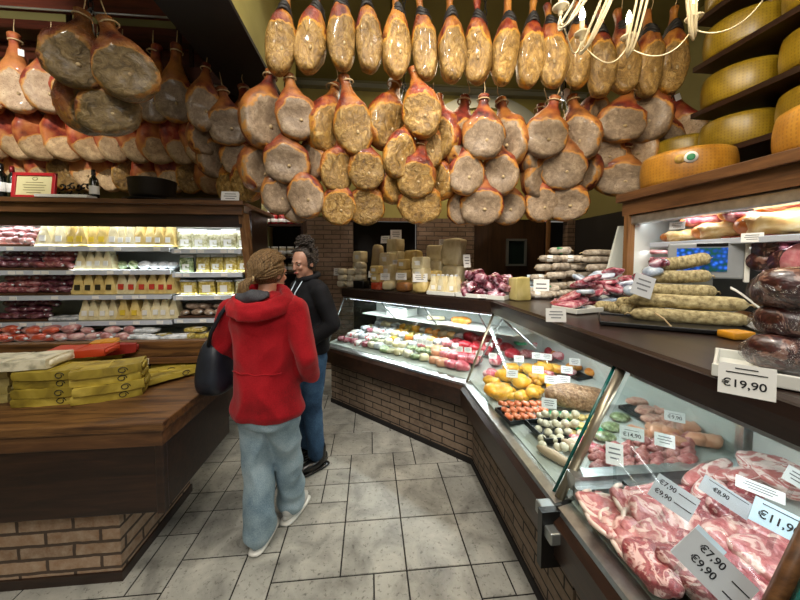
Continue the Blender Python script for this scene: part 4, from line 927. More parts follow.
def deck_card(px, py, label, seg='B', w=.075, h=.05, z=.06, rz=None, tilt=-.35, mat='paper', text=None, lines=None, hold=True):
    """the card centre is seen at (px, py); a clear stem carries it from the goods below"""
    zz = .82 + z; p = on_z(px, py, zz + h / 2)
    d_ = (p.x - .8) if seg == 'B' else ((p.x - AO.x) * AN.x + (p.y - AO.y) * AN.y)
    if d_ < .10: p = p + (Vector((1, 0, 0)) if seg == 'B' else Vector((AN.x, AN.y, 0))) * (.10 - d_)
    r0 = -math.atan2(p.x, p.y) * .8 if rz is None else rz
    t = price_tag((p.x, p.y, zz), w, h, r0, tilt, label, lines, text, None, mat)
    if hold: b = MB(); b.box((0, 0, -.035), (.01, .004, .07)); obj('card_stem', b, M['glass'], t)
    return t

# ================================================================ ANGLED CHEESE COUNTER
def acol(s, d):
    if s < .30: return 'veal' if d < .25 else ('beef' if d < .48 else 'beef')
    if s < .52: return rnd.choice(['peach', 'pecor', 'mort']) if d < .3 else rnd.choice(['mort', 'silver', 'beef'])
    if s < .95: return rnd.choice(['pecor', 'ball', 'green', 'pastaw']) if d < .25 else rnd.choice(['pecor', 'silver', 'parm', 'mort', 'orfil'])
    if s < 1.25: return rnd.choice(['green', 'silver', 'pastaw', 'ball']) if d < .28 else rnd.choice(['pasta', 'chick', 'silver', 'pecor'])
    return rnd.choice(['silver', 'redpack', 'white_r', 'white_r']) if d < .5 else rnd.choice(['pecor', 'silver'])
KW = {'veal': ('pink veal joint', 'meat', (.07, .06, .035)), 'beef': ('deep red beef joint', 'meat', (.065, .055, .04)), 'peach': ('peach-coloured sliced ham', 'meat', (.055, .045, .03)),
      'pecor': ('pale wrapped cheese', 'cheese', (.05, .045, .03)), 'mort': ('pink cooked ham piece', 'meat', (.055, .045, .032)), 'silver': ('shiny film-wrapped cheese', 'cheese', (.05, .042, .03)),
      'ball': ('creamy white cheese', 'cheese', (.045, .045, .03)), 'green': ('green pickle portion', 'antipasto', (.055, .045, .02)), 'pastaw': ('pale yellow salad portion', 'antipasto', (.055, .045, .02)), 'parm': ('straw yellow cheese chunk', 'cheese', (.05, .04, .032)),
      'orfil': ('orange cheese chunk', 'cheese', (.045, .04, .03)), 'pasta': ('yellow cheese bag', 'cheese', (.05, .045, .032)), 'chick': ('bright yellow cheese', 'cheese', (.045, .04, .035)), 'redpack': ('red-speckled white pack', 'pack', (.05, .04, .026)), 'white_r': ('red-patched mozzarella pack', 'pack', (.05, .038, .024))}
M['white_r'] = mottled('white_red_pack', ['#e4e2dc', '#dcdcd8', '#c83038'], 16, .25, .3, lo=.45, hi=.66, coat=.5)
CNT = {}
for r, d in enumerate((.07, .18, .29, .40, .52, .63)):
    n = 17
    for k in range(n):
        s = 1.66 - (k + .5 * (r % 2)) * (1.62 / n)
        if s < .02: continue
        kk = acol(s, d); nm, cat, rr = KW[kk]; p = A(s, d, DK(d) + .002 + max(0, .02 * (r % 2)))
        inst('A' + kk, mk_blob('deli_' + cat, kk, rr, len(kk), .22, 14, .6, 14, 8), f'{nm} in angled counter, {nth(k)} from far end, {nth(r)} row from glass', cat, p + Vector((RR(.012), RR(.012), 0)), (RR(.15), RR(.15), RR(1.5)), (rnd.uniform(.9, 1.15),) * 3, f'deli goods in the {nth(r)} row of the angled counter')
for i, (px, py) in enumerate(((402, 334), (424, 343), (446, 340), (410, 350), (468, 350), (432, 361), (456, 365), (480, 363), (388, 352), (415, 325), (372, 338), (489, 345))):
    deck_card(px, py, f'small white price card in the angled counter, {nth(i)} of those standing on its goods', 'A', .06, .042, .03)
# upper glass shelf: scale housing, roll, loaf, boards
def onA(px, d): r = ray(px, 300); k = (d + AO.x * AN.x + AO.y * AN.y) / (r.x * AN.x + r.y * AN.y); return Vector((r.x * k, r.y * k))
def pA(px, d, z): q = onA(px, d); return (q.x, q.y, z)
AR = math.atan2(AD.y, AD.x) - pi   # run direction seen from the customers
sc_ = thing('deli_container', 'grey lidded plastic container on the upper shelf of the angled counter', 'container', pA(402, .56, .987), (0, 0, AR))
obj('body', MB().box((0, 0, .045), (.30, .2, .09), b=.012), M['silver' if False else 'offw'], sc_); obj('lid', MB().box((0, 0, .10), (.31, .21, .02), b=.006), M['steel'], sc_)
b = MB(); b.tube([(-.09, 0, .03), (.09, 0, .03)], .022, 12); o = obj('paper_roll', b, M['pecor'], None, loc=pA(436, .52, .987), rot=(0, 0, AR + .6)); tag(o, 'short roll of cream paper on the upper shelf of the angled counter', 'paper roll')
o = mk_blob('smoked_cheese', 'orfil', (.11, .05, .038), 5, .15)(); o.location = pA(461, .54, .987); o.rotation_euler = (0, 0, AR); tag(o, 'orange-gold smoked cheese lying on the upper shelf', 'cheese')
for i, (px, dd) in enumerate(((455, .47), (480, .50))): o = obj('cutting_board', MB().box((0, 0, .006), (.26, .16, .012), b=.004), M['white'], None, loc=pA(px, dd, .987), rot=(0, 0, AR)); tag(o, ['white cutting board on the upper shelf before the smoked cheese', 'white cutting board on the upper shelf next to the corner post'][i], 'cutting board')

# ================================================================ MIDDLE COUNTER: poultry and sausages
for i, (px, py, k, s_) in enumerate(((505, 352, 'beef', 1), (520, 346, 'beef', .9), (538, 350, 'veal', .9), (552, 356, 'beef', .9), (495, 366, 'veal', 1), (513, 360, 'beef', .95), (490, 378, 'veal', .9), (545, 363, 'porkd', .9), (560, 362, 'veal', .8), (528, 358, 'porkd', .9))):
    if k == 'porkd' : KW[k] = ('dark red meat joint', 'meat', (.07, .05, .035))
    put(px, py, 'B' + k, mk_blob('meat_joint', k, (.075, .055, .038), 31 + i, .3, 9), f'{KW[k][0]} at the corner end of the poultry counter, {nth(i)} in the heap', 'meat', sc=s_, rz=RR(1.5), lift=.01 * (i % 3), group='red meat joints at the corner')
put(520, 352, 'gw', mk_flat('green_wrapper', 'gsheet', .10, .08, .02, 3), 'small green plastic wrapper among the red meat', 'wrapper', lift=.07)
for i, (px, py, s_) in enumerate(((500, 398, 1.15), (520, 388, 1.0), (505, 380, .9), (540, 386, 1.0), (530, 374, .9), (545, 373, .9), (512, 372, .8), (534, 398, .8), (553, 392, .7), (492, 388, .8), (522, 400, .7), (556, 374, .75))):
    put(px, py, 'chk', mk_blob('chicken', 'chick', (.085, .06, .045), 44, .35, 9, part=lambda o: (obj('drumstick', MB().ell((.06, -.045, .035), (.045, .022, .022), 12, 8), M['chick'], o), obj('drumstick', MB().ell((.06, .045, .035), (.045, .022, .022), 12, 8), M['chick'], o), obj('wing', MB().ell((-.03, -.06, .05), (.035, .014, .018), 10, 6), M['chick'], o))), f'yellow corn-fed chicken, {nth(i)} from the corner post', 'chicken', sc=s_ * .92, rz=RR(2), lift=.012 * (i % 2), group='yellow chickens in the counter')
for i, (px, py) in enumerate(((556, 358), (567, 362), (580, 365), (592, 368), (574, 372), (590, 377))):
    put(px, py, 'orf', mk_blob('orange_fillet', 'orfil', (.06, .04, .025), 45, .3, 10), f'orange breaded fillet at the back of the poultry counter, {nth(i)} along', 'fillet', rz=RR(1), lift=.015, group='orange fillets')
tray(583, 374, .26, .20, .1, 'btray', 'black tray under the orange fillets')
for i, (px, py) in enumerate(((548, 380), (558, 385), (570, 378))): put(px, py, 'Bveal', None, f'pale pink meat slice between chicken and roast, {nth(i)} along', 'meat', sc=.6, rz=RR(1), lift=.02)
# orange skewers
tray(520, 416, .22, .17, .1, 'btray', 'black tray holding orange skewer meat by the glass')
for i in range(16):
    put(503 + (i % 6) * 7.5 + (i // 6) * 3, 409 + (i // 6) * 6.5, 'skw', mk_blob('skewer_meat', 'skew', (.022, .028, .018), 46, .3, 30, part=lambda o: obj('skewer_stick', MB().tube([(0, -.04, .018), (0, .04, .018)], .002, 5), M['twine'], o)), f'orange marinated meat skewer, {nth(i % 6)} along in {nth(i // 6)} row of the tray', 'skewer', rz=RR(.4) + .3, lift=.012, group='orange skewers in the tray')
# big minced roast on a green sheet
o = put(576, 408, 'rst', mk_blob('meat_loaf', 'mince', (.17, .085, .06), 47, .16, 7, .75, 36, 18), 'large brown crumbed roast lying across the poultry counter', 'roast', rz=-.25, lift=.01)
put(572, 417, 'gs1', mk_flat('green_sheet', 'gsheet', .30, .10, .006, 3), 'pale green sheet under the brown roast', 'sheet', rz=-.25, lift=0)
# tray of small white balls
tray(553, 435, .20, .19, .05, 'btray', 'black tray full of small white cheese balls', lift=.012, h=.03)
for r in range(5):
    for k in range(5):
        p, d = dkp(537 + k * 9 + r * 2.0, 421 + r * 8 + (k * .8)); inst('bll', mk_blob('cheese_ball', 'ball', (.019, .019, .017), 48, .1, 20, 1, 12, 8), f'small white cheese ball, {nth(k)} along in {nth(r)} row of the black tray', 'cheese ball', (p.x + RR(.004), p.y + RR(.004), p.z + .022), (RR(1), RR(1), RR(3)), (1.08,) * 3, 'white cheese balls in the black tray')
for i in range(8): p, d = dkp(545 + (i % 4) * 10, 426 + (i // 4) * 10); inst('bll', None, f'small white cheese ball on the upper layer of the black tray, {nth(i)}', 'cheese ball', (p.x, p.y, p.z + .050), (0, 0, i), (1.05,) * 3, 'white cheese balls in the black tray')
put(582, 424, 'gs2', mk_flat('green_sheet', 'gsheet', .16, .22, .006, 4), 'bright green sheet beside the tray of white balls', 'sheet', rz=.1)
for i in range(9): put(572 + (i % 3) * 9, 421 + (i // 3) * 8, 'fld', mk_blob('yellow_slice', 'parm', (.03, .02, .012), 49, .3, 20), f'thin yellow slice on the bright green sheet, {nth(i)} of the fan', 'slice', rz=.4 + RR(.3), lift=.008, group='yellow slices on the green sheet')
for i, (px, py) in enumerate(((556, 462), (572, 452))): put(px, py, 'wsg', mk_blob('white_sausage', 'wsaus', (.022, .10, .022), 50, .15, 8, .9), ['long pale sausage lying by the glass rail', 'short pale sausage beside the green sheet'][i], 'sausage', rz=.45 if i == 0 else .2, sc=(1, 1.0 if i == 0 else .6, 1), lift=0)
for i in range(5): put(577 + i * 5, 443 + i * 3, 'Bveal', None, f'pink slice in front of the divider post, {nth(i)} along', 'meat', sc=.5, rz=RR(1))
# behind the divider glass: sausages and patties
tray(660, 418, .24, .26, .1, 'btray', 'black tray of patties at the back of the sausage section', lift=.0)
for i in range(12):
    px = 637 + (i % 3) * 17 + (i // 3) * 8; py = 406 + (i // 3) * 9
    put(px, py, 'pty', mk_blob('meat_patty', 'patty', (.06, .038, .016), 51, .5, 22), f'pinkish brown patty, {nth(i % 3)} along in {nth(i // 3)} row of the back tray', 'patty', rz=RR(.5), lift=.012, group='patties in the back tray')
for r in range(4):
    for k in range(7):
        px = 597 + k * 15 + r * 0; py = 456 + r * 8 - k * 2.2
        if px - 590 < r * 1: continue
        put(px, py, 'sgr', mk_blob('coarse_sausage', 'minced', (.045, .02, .02), 52, .45, 24, .9), f'coarse pink sausage, {nth(k)} along in {nth(r)} row before the divider', 'sausage', rz=.2 + RR(.25), lift=.005 + .008 * ((k + r) % 2), group='coarse sausages by the divider')
for i, (px, py) in enumerate(((672, 440), (690, 434), (680, 450), (700, 446), (655, 436), (640, 440), (714, 448))): put(px, py, 'chp', mk_blob('chicken_piece', 'peach', (.05, .035, .022), 53, .6, 18, .8, 26, 14), f'pale chicken piece beside the coarse sausages, {nth(i)} along', 'chicken piece', rz=RR(1), lift=.01, group='pale chicken pieces')
for i, (px, py) in enumerate(((612, 430), (628, 436), (620, 420), (605, 440))): put(px, py, 'ggr', mk_blob('green_herb_bunch', 'green', (.05, .03, .015), 54, .4, 14), f'green herb garnish between trays, {nth(i)} along', 'garnish', rz=RR(1), group='green garnish')
for i, (px, py) in enumerate(((537, 356), (547, 357), (519, 359), (509, 374), (538, 370), (551, 380), (564, 380), (567, 370), (575, 362), (519, 405))):
    deck_card(px, py, f'white price card in the poultry counter, {nth(i)} from the corner post', 'B', .07, .048, .05)
deck_card(572, 458, 'white price card beside the long pale sausage', 'B', .055, .075, .04, lines=None)
deck_card(632, 434, 'price card among the green garnish behind the divider', 'B', .085, .05, .05, text=[('€14,90', .022, 0, .35)], lines=[(.72, -.3, .3)])
deck_card(665, 441, 'white price card over the chicken pieces', 'B', .065, .05, .05); deck_card(675, 417, 'white price card over the patties', 'B', .075, .045, .05, text=[('€9,90', .022, 0, .4)], lines=[(.75, -.3, .3)])

# ================================================================ NEAR COUNTER: raw pork
PK = lambda s: mk_blob('pork_chop', 'pork', (.085, .065, .02), s, .75, 15, .8, 34, 16, part=lambda o: obj('fat_rim', MB().tube([(.083 * cos(a), .062 * sin(a), .02) for a in [pi * .1 * i for i in range(4, 17)]], .008, 6), M['lardw'], o))
M['lardw'] = mottled('white_fat', ['#d8bcb0', '#ecdcd0'], 16, .4, .3, coat=.3)
chops = [(612, 516, -.3, .5), (628, 508, .5, .6), (645, 520, -.6, .4), (622, 530, .2, .3), (640, 536, .7, .5), (660, 530, -.3, .5), (606, 528, .9, .2), (668, 545, .3, .4), (650, 550, -.5, .3), (628, 545, 1.2, .3), (676, 520, .2, .6), (662, 512, -.4, .4), (690, 540, .4, .5), (600, 512, .4, .2)]
for i, (px, py, rz, tl) in enumerate(chops): put(px, py, 'pk%d' % (i % 3), PK(60 + i % 3), f'pale pink pork chop in the near counter, {nth(i)} in the overlapping heap', 'pork chop', rot=(tl, RR(.3), rz), lift=.02 + .012 * (i % 3), group='pork chops in the near counter', h=.03)
for i, (px, py, rz) in enumerate(((694, 486, .2), (712, 482, .1), (730, 486, -.1), (748, 490, -.2), (700, 498, .3), (715, 512, .5), (728, 525, .6))):
    put(px, py, 'bcn', mk_blob('pork_belly_strip', 'bacon', (.10, .022, .025), 65, .2, 8, .6, 24, 10), f'striped pork belly strip, {nth(i)} from the divider', 'pork belly', rot=(.3, 0, rz + .2), lift=.02 + .01 * (i % 2), group='pork belly strips')
for i, (px, py, rz, s_) in enumerate(((698, 520, .4, 1), (712, 535, .5, 1), (688, 505, .3, .8), (725, 545, .7, .9), (705, 550, .3, .9), (740, 505, .2, .9), (690, 560, 0, 1.1))):
    put(px, py, 'rib', mk_blob('pork_rib_piece', 'porkd', (.08, .045, .028), 66, .6, 16, .8, 32, 16), f'fat-marbled pork rib piece in the near counter, {nth(i)} in its heap', 'pork ribs', rot=(.2, 0, rz), lift=.02, sc=s_, group='pork rib pieces')
for i, (px, py, rz, k, lb) in enumerate(((736, 555, .5, 'pork', 'large rosy pork loin slab with white fat edge'), (770, 575, .3, 'pork', 'rosy pork shoulder piece by the near glass post'), (745, 530, .2, 'porkd', 'ridged pork loin under the eleven ninety card'), (775, 482, -.1, 'bacon', 'rolled striped pancetta at the back of the near counter'), (790, 492, .1, 'bacon', 'second rolled pancetta beside the back panel'), (700, 585, .2, 'porkd', 'dark marbled pork neck at the front of the near counter'), (665, 580, .1, 'porkd', 'dark marbled pork neck next to the steel rail'), (735, 590, .4, 'porkd', 'dark marbled pork neck below the seven ninety card'), (770, 540, .2, 'pork', 'pale pork cutlet between loin and glass post'))):
    put(px, py, 'slb' + k, mk_blob('pork_slab', k, (.10, .065, .035), 70, .5, 13, .6, 36, 18), lb, 'pork', rot=(.1, 0, rz), lift=.01)
tray(690, 560, .34, .30, .0, 'btray', 'black tray under the pork in the near counter')
tray(720, 520, .40, .42, .0, 'btray', 'second black tray under the pork bellies')
price_lines = [(.80, -.42, .42)]
def big_card(px, py, w, h, rz, tilt, roll, label, text, mat='cardgrey', z=.95, lines=None):
    p = on_z(px, py, z); t = price_tag((p.x, p.y, z - h / 2), w, h, rz, tilt, label, lines, text, None, mat, roll=roll)
    obj('card_stem', MB().box((0, .003, -.02), (.012, .004, .05)), M['glass'], t); return t
big_card(668, 496, .115, .075, -.55, -.35, .50, 'grey card reading 7,90 and 9,90 over the pork chops', [('€7,90', .020, -.22, .74), ('€9,90', .020, -.22, .34)], lines=[(.74, .05, .46), (.34, .05, .46)], z=.90)
big_card(722, 496, .13, .050, -.55, -.35, .5, 'grey card reading 8,90 over the pork belly strips', [('€8,90', .018, -.1, .5)], lines=[(.85, -.4, .4)], z=.90)
big_card(685, 546, .075, .095, -.5, -.3, .75, 'pale blue card reading 12,90 behind the front card', [('€12,90', .018, 0, .78)], 'cardg', z=.92)
big_card(702, 566, .15, .080, -.55, -.35, .72, 'grey card reading 7,90 and 9,90 at the front of the near counter', [('€7,90', .024, -.12, .74), ('€9,90', .024, -.12, .36)], lines=[(.64, .22, .48), (.26, .22, .48)], z=.93)
big_card(776, 521, .115, .065, -.55, -.3, .35, 'pale blue card reading 11,90 over the pork loin', [('€11,90', .030, 0, .42)], 'cardg', z=.93, lines=[(.84, -.35, .4)])
big_card(760, 490, .12, .035, -.5, -.5, .25, 'slim white card lying behind the pork belly', None, 'paper', z=.90)
big_card(795, 478, .07, .05, -.5, -.3, .5, 'small white card on the rolled pancetta', None, 'paper', z=.93)

# ================================================================ ON THE WORKTOP: cheeses
WZ = 1.302
def wA(px, d, dz=0): q = onA(px, d); return Vector((q.x, q.y, WZ + dz))
M['ricotta'] = mottled('fresh_white_cheese', ['#b8ae94', '#d4cbb2', '#e0d8c2'], 20, .45, .3, var=.08, coat=.3); M['cacio'] = mottled('smooth_cheese_skin', ['#94805a', '#b8a47c'], 8, .45, .1)
M['scam'] = mottled('brown_smoked_skin', ['#5c3a1c', '#8c5c30', '#a87c4c'], 10, .4, .3); M['papw'] = mottled('crumpled_white_paper', ['#a89a74', '#c8bb94', '#d8cdaa'], 9, .6, .7, .02, dist=1)
def mk_blk(name, mat, w, d, h, seed=0, e=.25, lab=None):
    def f():
        b = MB(); b.ell((0, 0, h / 2), (w / 2, d / 2, h / 2), 20, 10, lambda p: p + Vector((nz(p, 12, seed), nz(p, 12, seed + 1), nz(p, 12, seed + 2) * .6)) * min(w, h) * .10, e=e); o = obj(name, b, M[mat])
        if lab: obj('label_sticker', MB().box((0, -d / 2 - .001, h * .5), (w * .45, .003, h * .35)), M[lab], o)
        return o
    return f
def wst(px, d, n, key, build, label, cat, dh, sc=(1, 1, 1), z0=0, rz=0):
    kz = 1.42 if d > .35 else 1.2; dh *= kz; z0 *= kz; sc = (1.12, 1.05, kz)
    for i in range(n):
        p = wA(px + RR(.6), d, z0 + i * dh); w = '' if n == 1 else ', ' + {0: 'bottom of its stack', n - 1: 'top of its stack'}.get(i, nth(i) + ' up in its stack')
        inst(key, build, label + w, cat, p, (0, 0, AR + rz + RR(.15)), sc, 'cheeses on the worktop')
FR, MD, BK = .25, .40, .62
CR = mk_blk('fresh_cheese', 'ricotta', .10, .10, .062, 1, .6)
wst(343, FR, 3, 'cr', CR, 'small white fresh cheese at the far end of the worktop', 'cheese', .060)
wst(352, FR, 3, 'cr', CR, 'small fresh cheese in second column from far end', 'cheese', .060)
wst(361, FR, 1, 'dkb', mk_blk('dark_box', 'black', .14, .10, .07, 2, .1), 'black base box under small white cheeses', 'box', .06)
wst(361, FR, 3, 'cr', None, 'small cheese over the black box', 'cheese', .058, z0=.07)
wst(360, MD + .1, 3, 'blk', mk_blk('cheese_block', 'pecor', .13, .12, .10, 3, .2, 'sticker'), 'pale cheese block behind the small white cheeses', 'cheese', .10)
wst(378, BK, 1, 'cac', mk_blk('tall_cheese', 'cacio', .15, .10, .36, 4, .55), 'tall round-topped brownish cheese standing at the back', 'cheese', .1)
wst(378, FR, 1, 'orb', mk_blk('orange_base_box', 'orangep', .12, .09, .065, 5, .2), 'orange-red box at the front of the cheese display', 'box', .1)
wst(377, FR, 2, 'blk2', mk_blk('cheese_block', 'parm', .11, .10, .075, 6, .3, 'sticker'), 'yellow cheese block on the orange-red box', 'cheese', .075, z0=.065)
wst(396, BK, 4, 'sqb', mk_blk('square_cheese', 'pecor', .155, .13, .10, 7, .12), 'square cream cheese block in the tall back stack', 'cheese', .099)
wst(389, FR, 1, 'rndc', mk_blk('round_cheese', 'pecor', .13, .11, .085, 8, .7), 'pale rounded cheese at the front beside the orange-red box', 'cheese', .1)
wst(388, MD, 3, 'blk', None, 'pale labelled cheese block behind the rounded cheese', 'cheese', .09, z0=.0)
wst(404, FR, 1, 'scm', mk_blk('smoked_cheese', 'scam', .15, .12, .08, 9, .6), 'brown smoked cheese at the front of the worktop', 'cheese', .1)
wst(404, MD, 3, 'blk2', None, 'yellow cheese block behind the brown smoked cheese', 'cheese', .078)
wst(414, BK, 3, 'chk3', mk_blk('cheese_chunk', 'parm', .17, .13, .10, 11, .3), 'straw-coloured cheese chunk behind, by the tall square stack', 'cheese', .10)
wst(421, FR, 1, 'whl', mk_blk('yellow_cheese', 'parm', .15, .13, .105, 12, .6), 'yellow cheese wheel at the front of the worktop', 'cheese', .1)
wst(421, FR + .02, 2, 'blk', None, 'labelled pale block on the yellow cheese wheel', 'cheese', .085, z0=.105)
wst(437, BK - .04, 3, 'chk4', mk_blk('cheese_chunk', 'pecor', .18, .13, .115, 13, .35), 'pale cheese chunk in the stack left of the paper-wrapped block', 'cheese', .11)
wst(453, BK - .06, 2, 'ppw', mk_blk('paper_wrapped_cheese', 'papw', .19, .15, .19, 14, .25), 'tall crumpled-paper wrapped cheese before the brick wall', 'cheese', .185)
wst(434, MD - .02, 2, 'blk2', None, 'yellow cheese block behind the tray of wedges', 'cheese', .078)
def wtray(px, d, w, l, label, rz=0, m_='wtray', z=0): p = wA(px, d, z); return tray_at(p, w, l, AR + rz, m_, label, .035)
def tray_at(p, w, l, rz, mat, label, h=.03):
    t = thing('serving_tray', label, 'tray', p, (0, 0, rz)); obj('tray_floor', MB().box((0, 0, .004), (w, l, .008), b=.002), M[mat], t)
    for c, s_ in (((0, -l / 2, h / 2), (w + .012, .008, h)), ((0, l / 2, h / 2), (w + .012, .008, h)), ((-w / 2, 0, h / 2), (.008, l, h)), ((w / 2, 0, h / 2), (.008, l, h))): obj('tray_rim', MB().box(c, s_, b=.003), M[mat], t)
    return t
wtray(445, FR + .02, .28, .17, 'white tray of pale cheese wedges on the worktop')
for i in range(6): p = wA(434 + i * 4.4, FR + .02 + (i % 2) * .05, .012); inst('wdt', mk_wedge('pecor', 'sticker', 21), f'small pale cheese wedge on the worktop tray, {nth(i)} along', 'cheese', p, (0, 0, AR + RR(.5)), (.95,) * 3, 'wedges in the worktop tray')
tc_ = wtray(485, FR + .05, .42, .24, 'white tray heaped with dark red vacuum packs')
for i in range(26):
    r = i // 8; px = 466 + (i % 8) * 5.2 + r * 2; dd = FR + .0 + (i % 3) * .06; p = wA(px, dd, .015 + r * .055 + RR(.008))
    inst('dkp%d' % (i % 2), mk_blob('vacuum_pack', 'dkpack', (.066, .05, .030), 80 + i % 2, .55, 18, .6, 26, 14), f'dark red vacuum pack of cured meat, {nth(i % 8)} along in layer {["one", "two", "three", "four"][r]} of the heap', 'vacuum pack', p, (RR(.5), RR(.5), RR(3)), (rnd.uniform(.85, 1.1),) * 3, 'dark red vacuum packs in the tray')
for i, (px, d, z, rz, h, w) in enumerate(((396, .58, .56, .2, .11, .13), (385, .60, .52, -.3, .09, .12), (443, .55, .47, 0, .06, .09), (467, .40, .25, .5, .12, .07), (337, .25, .13, 0, .09, .08), (420, FR - .06, .11, 0, .08, .14), (385, FR - .05, .11, 0, .07, .10), (372, FR - .05, .13, 0, .07, .08), (401, FR - .05, .12, 0, .07, .11), (397, MD, .27, 0, .05, .10), (484, FR - .085, .01, 0, .028, .10))):
    p = wA(px, d, z); price_tag(p, w, h, AR + rz + .5, -.15, f'white price card among the worktop cheeses, {nth(i)} noted', None, None, 'price cards on the worktop cheeses')['label'] = ['tilted white card on top of the square cheese stack', 'second tilted card crossing the one on the square stack', 'white card on the pale chunk stack', 'narrow tilted card beside the dark red vacuum packs', 'small white card at the far end of the worktop', 'wide white card on the yellow cheese wheel', 'white card on the pale rounded cheese', 'white card on the orange-red box cheeses', 'white card on the brown smoked cheese', 'white card behind the front cheeses', 'white label on the rim of the vacuum-pack tray'][i]

# ---- corner: papers and salamis
def wS(px, py): return on_z(px, py, WZ)
o = mk_blk('cardboard_box', 'ypaperl', .14, .10, .18, 31, .15)(); o.location = wA(519, .30); o.rotation_euler = (0, 0, .2); tag(o, 'small pale yellow box behind the corner of the worktop', 'box')
for i, (px, d, z, w, h, rz, lb) in enumerate(((520, .42, .0, .12, .15, .1, 'upright white paper beside the blue card'), (533, .6, .0, .10, .19, .0, 'blue and white card standing among the papers'), (541, .50, .0, .12, .16, -.2, 'white paper sheet leaning by the salami pile'), (511, .5, .0, .07, .14, .3, 'small white note behind the vacuum packs'))):
    p = wA(px, d, 0); t = price_tag(p + Vector((0, 0, .0)), w, z + h, rz - .3, -.1, lb, mat='paper' if i != 1 else 'cardg')
GS = mk_round('salami', 'salamw', (.085, .032, .030), 90, pm='twine', part='string_end')
M['labg'] = plain('green_label', '#1f7a4c', .5)
def mk_sal(name, mat, L, r, seed, label=None):
    def f():
        n = 22; R_ = []
        for i in range(n + 1):
            t = i / n; x = -L / 2 + L * t; k = max(0.0, 1 - abs(2 * t - 1) ** 7) ** .5; rr = r * (k * .97 + .05)
            R_.append([Vector((x, (rr * (1 + nz((x, cos(a), sin(a)), 6, seed) * .16)) * cos(a) , r + rr * (1 + nz((x, cos(a), sin(a) + 3), 6, seed) * .16) * sin(a) + nz((x, 0, 0), 5, seed) * .006)) for a in [2 * pi * j / 16 for j in range(16)]])
        b = MB(); b.loft(R_); o = obj(name, b, M[mat])
        for s_ in (-1, 1): b = MB(); b.tube([(s_ * L * .49, 0, r), (s_ * (L * .52), .004, r * 1.05), (s_ * (L * .54), .01, r * .7)], .004, 6); obj('string_knot', b, M['twine'], o)
        if label: b = MB(); b.tube([(-L * .12, 0, r), (L * .12, 0, r)], r * 1.03, 16, True); obj('paper_band', b, M[label], o)
        return o
    return f
def salami(px, py, y, key, build, label, rz, sc=(1, 1, 1), roll=0, group='salamis on the worktop', tilt=0):
    p = on_y(px, py, y); return inst(key, build, label, 'salami', (p.x, p.y, max(WZ + .004, p.z)), (0, tilt, rz), sc, group)
S1 = mk_sal('salami', 'salamw', .20, .032, 91, 'sticker'); S2 = mk_sal('salami', 'salamw', .20, .034, 92); S3 = mk_sal('herb_salami', 'salamg', .46, .036, 93); SL = mk_sal('salami', 'salamw', .42, .026, 94)
SB = mk_sal('salami', 'salamw', .20, .032, 95, 'labg')
YS = 2.55
for i, (px, py, k, rz) in enumerate(((537, 312, 'S1', -.4), (545, 318, 'SB', -.5), (556, 312, 'S2', .1), (541, 303, 'S2', -.4), (557, 301, 'S2', .1), (536, 294, 'S1', -.3), (548, 292, 'SB', -.4), (558, 289, 'S2', 0), (540, 281, 'S1', -.1), (556, 279, 'S2', .1), (565, 277, 'S2', -.1), (545, 271, 'S2', .1), (561, 270, 'S2', .2), (550, 262, 'S1', -.6), (560, 254, 'SB', -.7), (570, 262, 'S1', -.4), (578, 270, 'S2', .1), (582, 279, 'S2', -.1), (576, 288, 'S1', .1), (588, 262, 'S2', .1), (548, 286, 'S2', .2), (534, 303, 'SB', -.4), (572, 296, 'S2', .2))):
    salami(px, py, YS + .03 * (i % 3) - .05 * (i < 5), k, {'S1': S1, 'S2': S2, 'SB': SB}[k], f'grey-white {"green-banded " if k == "SB" else ("paper-banded " if k == "S1" else "plain ")}salami in the corner pile, {nth(i)} counting up', rz, group='salamis in the corner pile', sc=(.9, .9, .9))
for i, (px, py) in enumerate(((604, 256), (604, 263), (598, 272), (612, 279), (622, 272))): salami(px, py, 2.55 - .04 * i, 'SL' if i < 2 else 'S2', SL if i < 2 else S2, f'{"long white" if i < 2 else "short grey"} salami at the back of the worktop, {nth(i)} from the top', .0 + RR(.1), group='salamis at the back')
TRW = tray_at(on_z(577, 311, WZ + .004), .22, .17, .3, 'wtray', 'white tray under the red-speckled packs on the worktop')
for i, (px, py, k) in enumerate(((562, 308, 'redpack'), (574, 312, 'salblue'), (586, 306, 'redpack'), (577, 300, 'redpack'), (592, 297, 'salblue'), (601, 291, 'redpack'), (612, 287, 'redpack'), (585, 291, 'salblue'), (598, 283, 'redpack'), (622, 283, 'salblue'), (570, 296, 'redpack'), (606, 300, 'salblue'), (630, 278, 'redpack'), (618, 296, 'salblue'), (583, 284, 'redpack'), (592, 278, 'redpack'), (602, 274, 'salblue'), (612, 272, 'redpack'), (596, 290, 'redpack'), (624, 290, 'redpack'), (580, 278, 'salblue'), (608, 281, 'redpack'), (632, 286, 'salblue'), (566, 303, 'redpack'))):
    p = on_y(px, py, 2.0 - .03 * (i % 4)); inst('rp' + k, mk_blob('plastic_pack', k, (.075, .05, .016), 96, .7, 16, .6, 26, 12), f'{"red-speckled" if k == "redpack" else "bluish shiny"} plastic pack between the salami piles, {nth(i)} from the white tray', 'pack', (p.x, p.y, max(WZ + .012, p.z - .02)), (RR(.5), RR(.5), RR(3)), (rnd.uniform(.8, 1.1),) * 3, 'shiny packs between the salami piles')
price_tag(on_z(556, 322, WZ + .0), .10, .07, -.2, -.1, 'white card in front of the white tray at the corner')
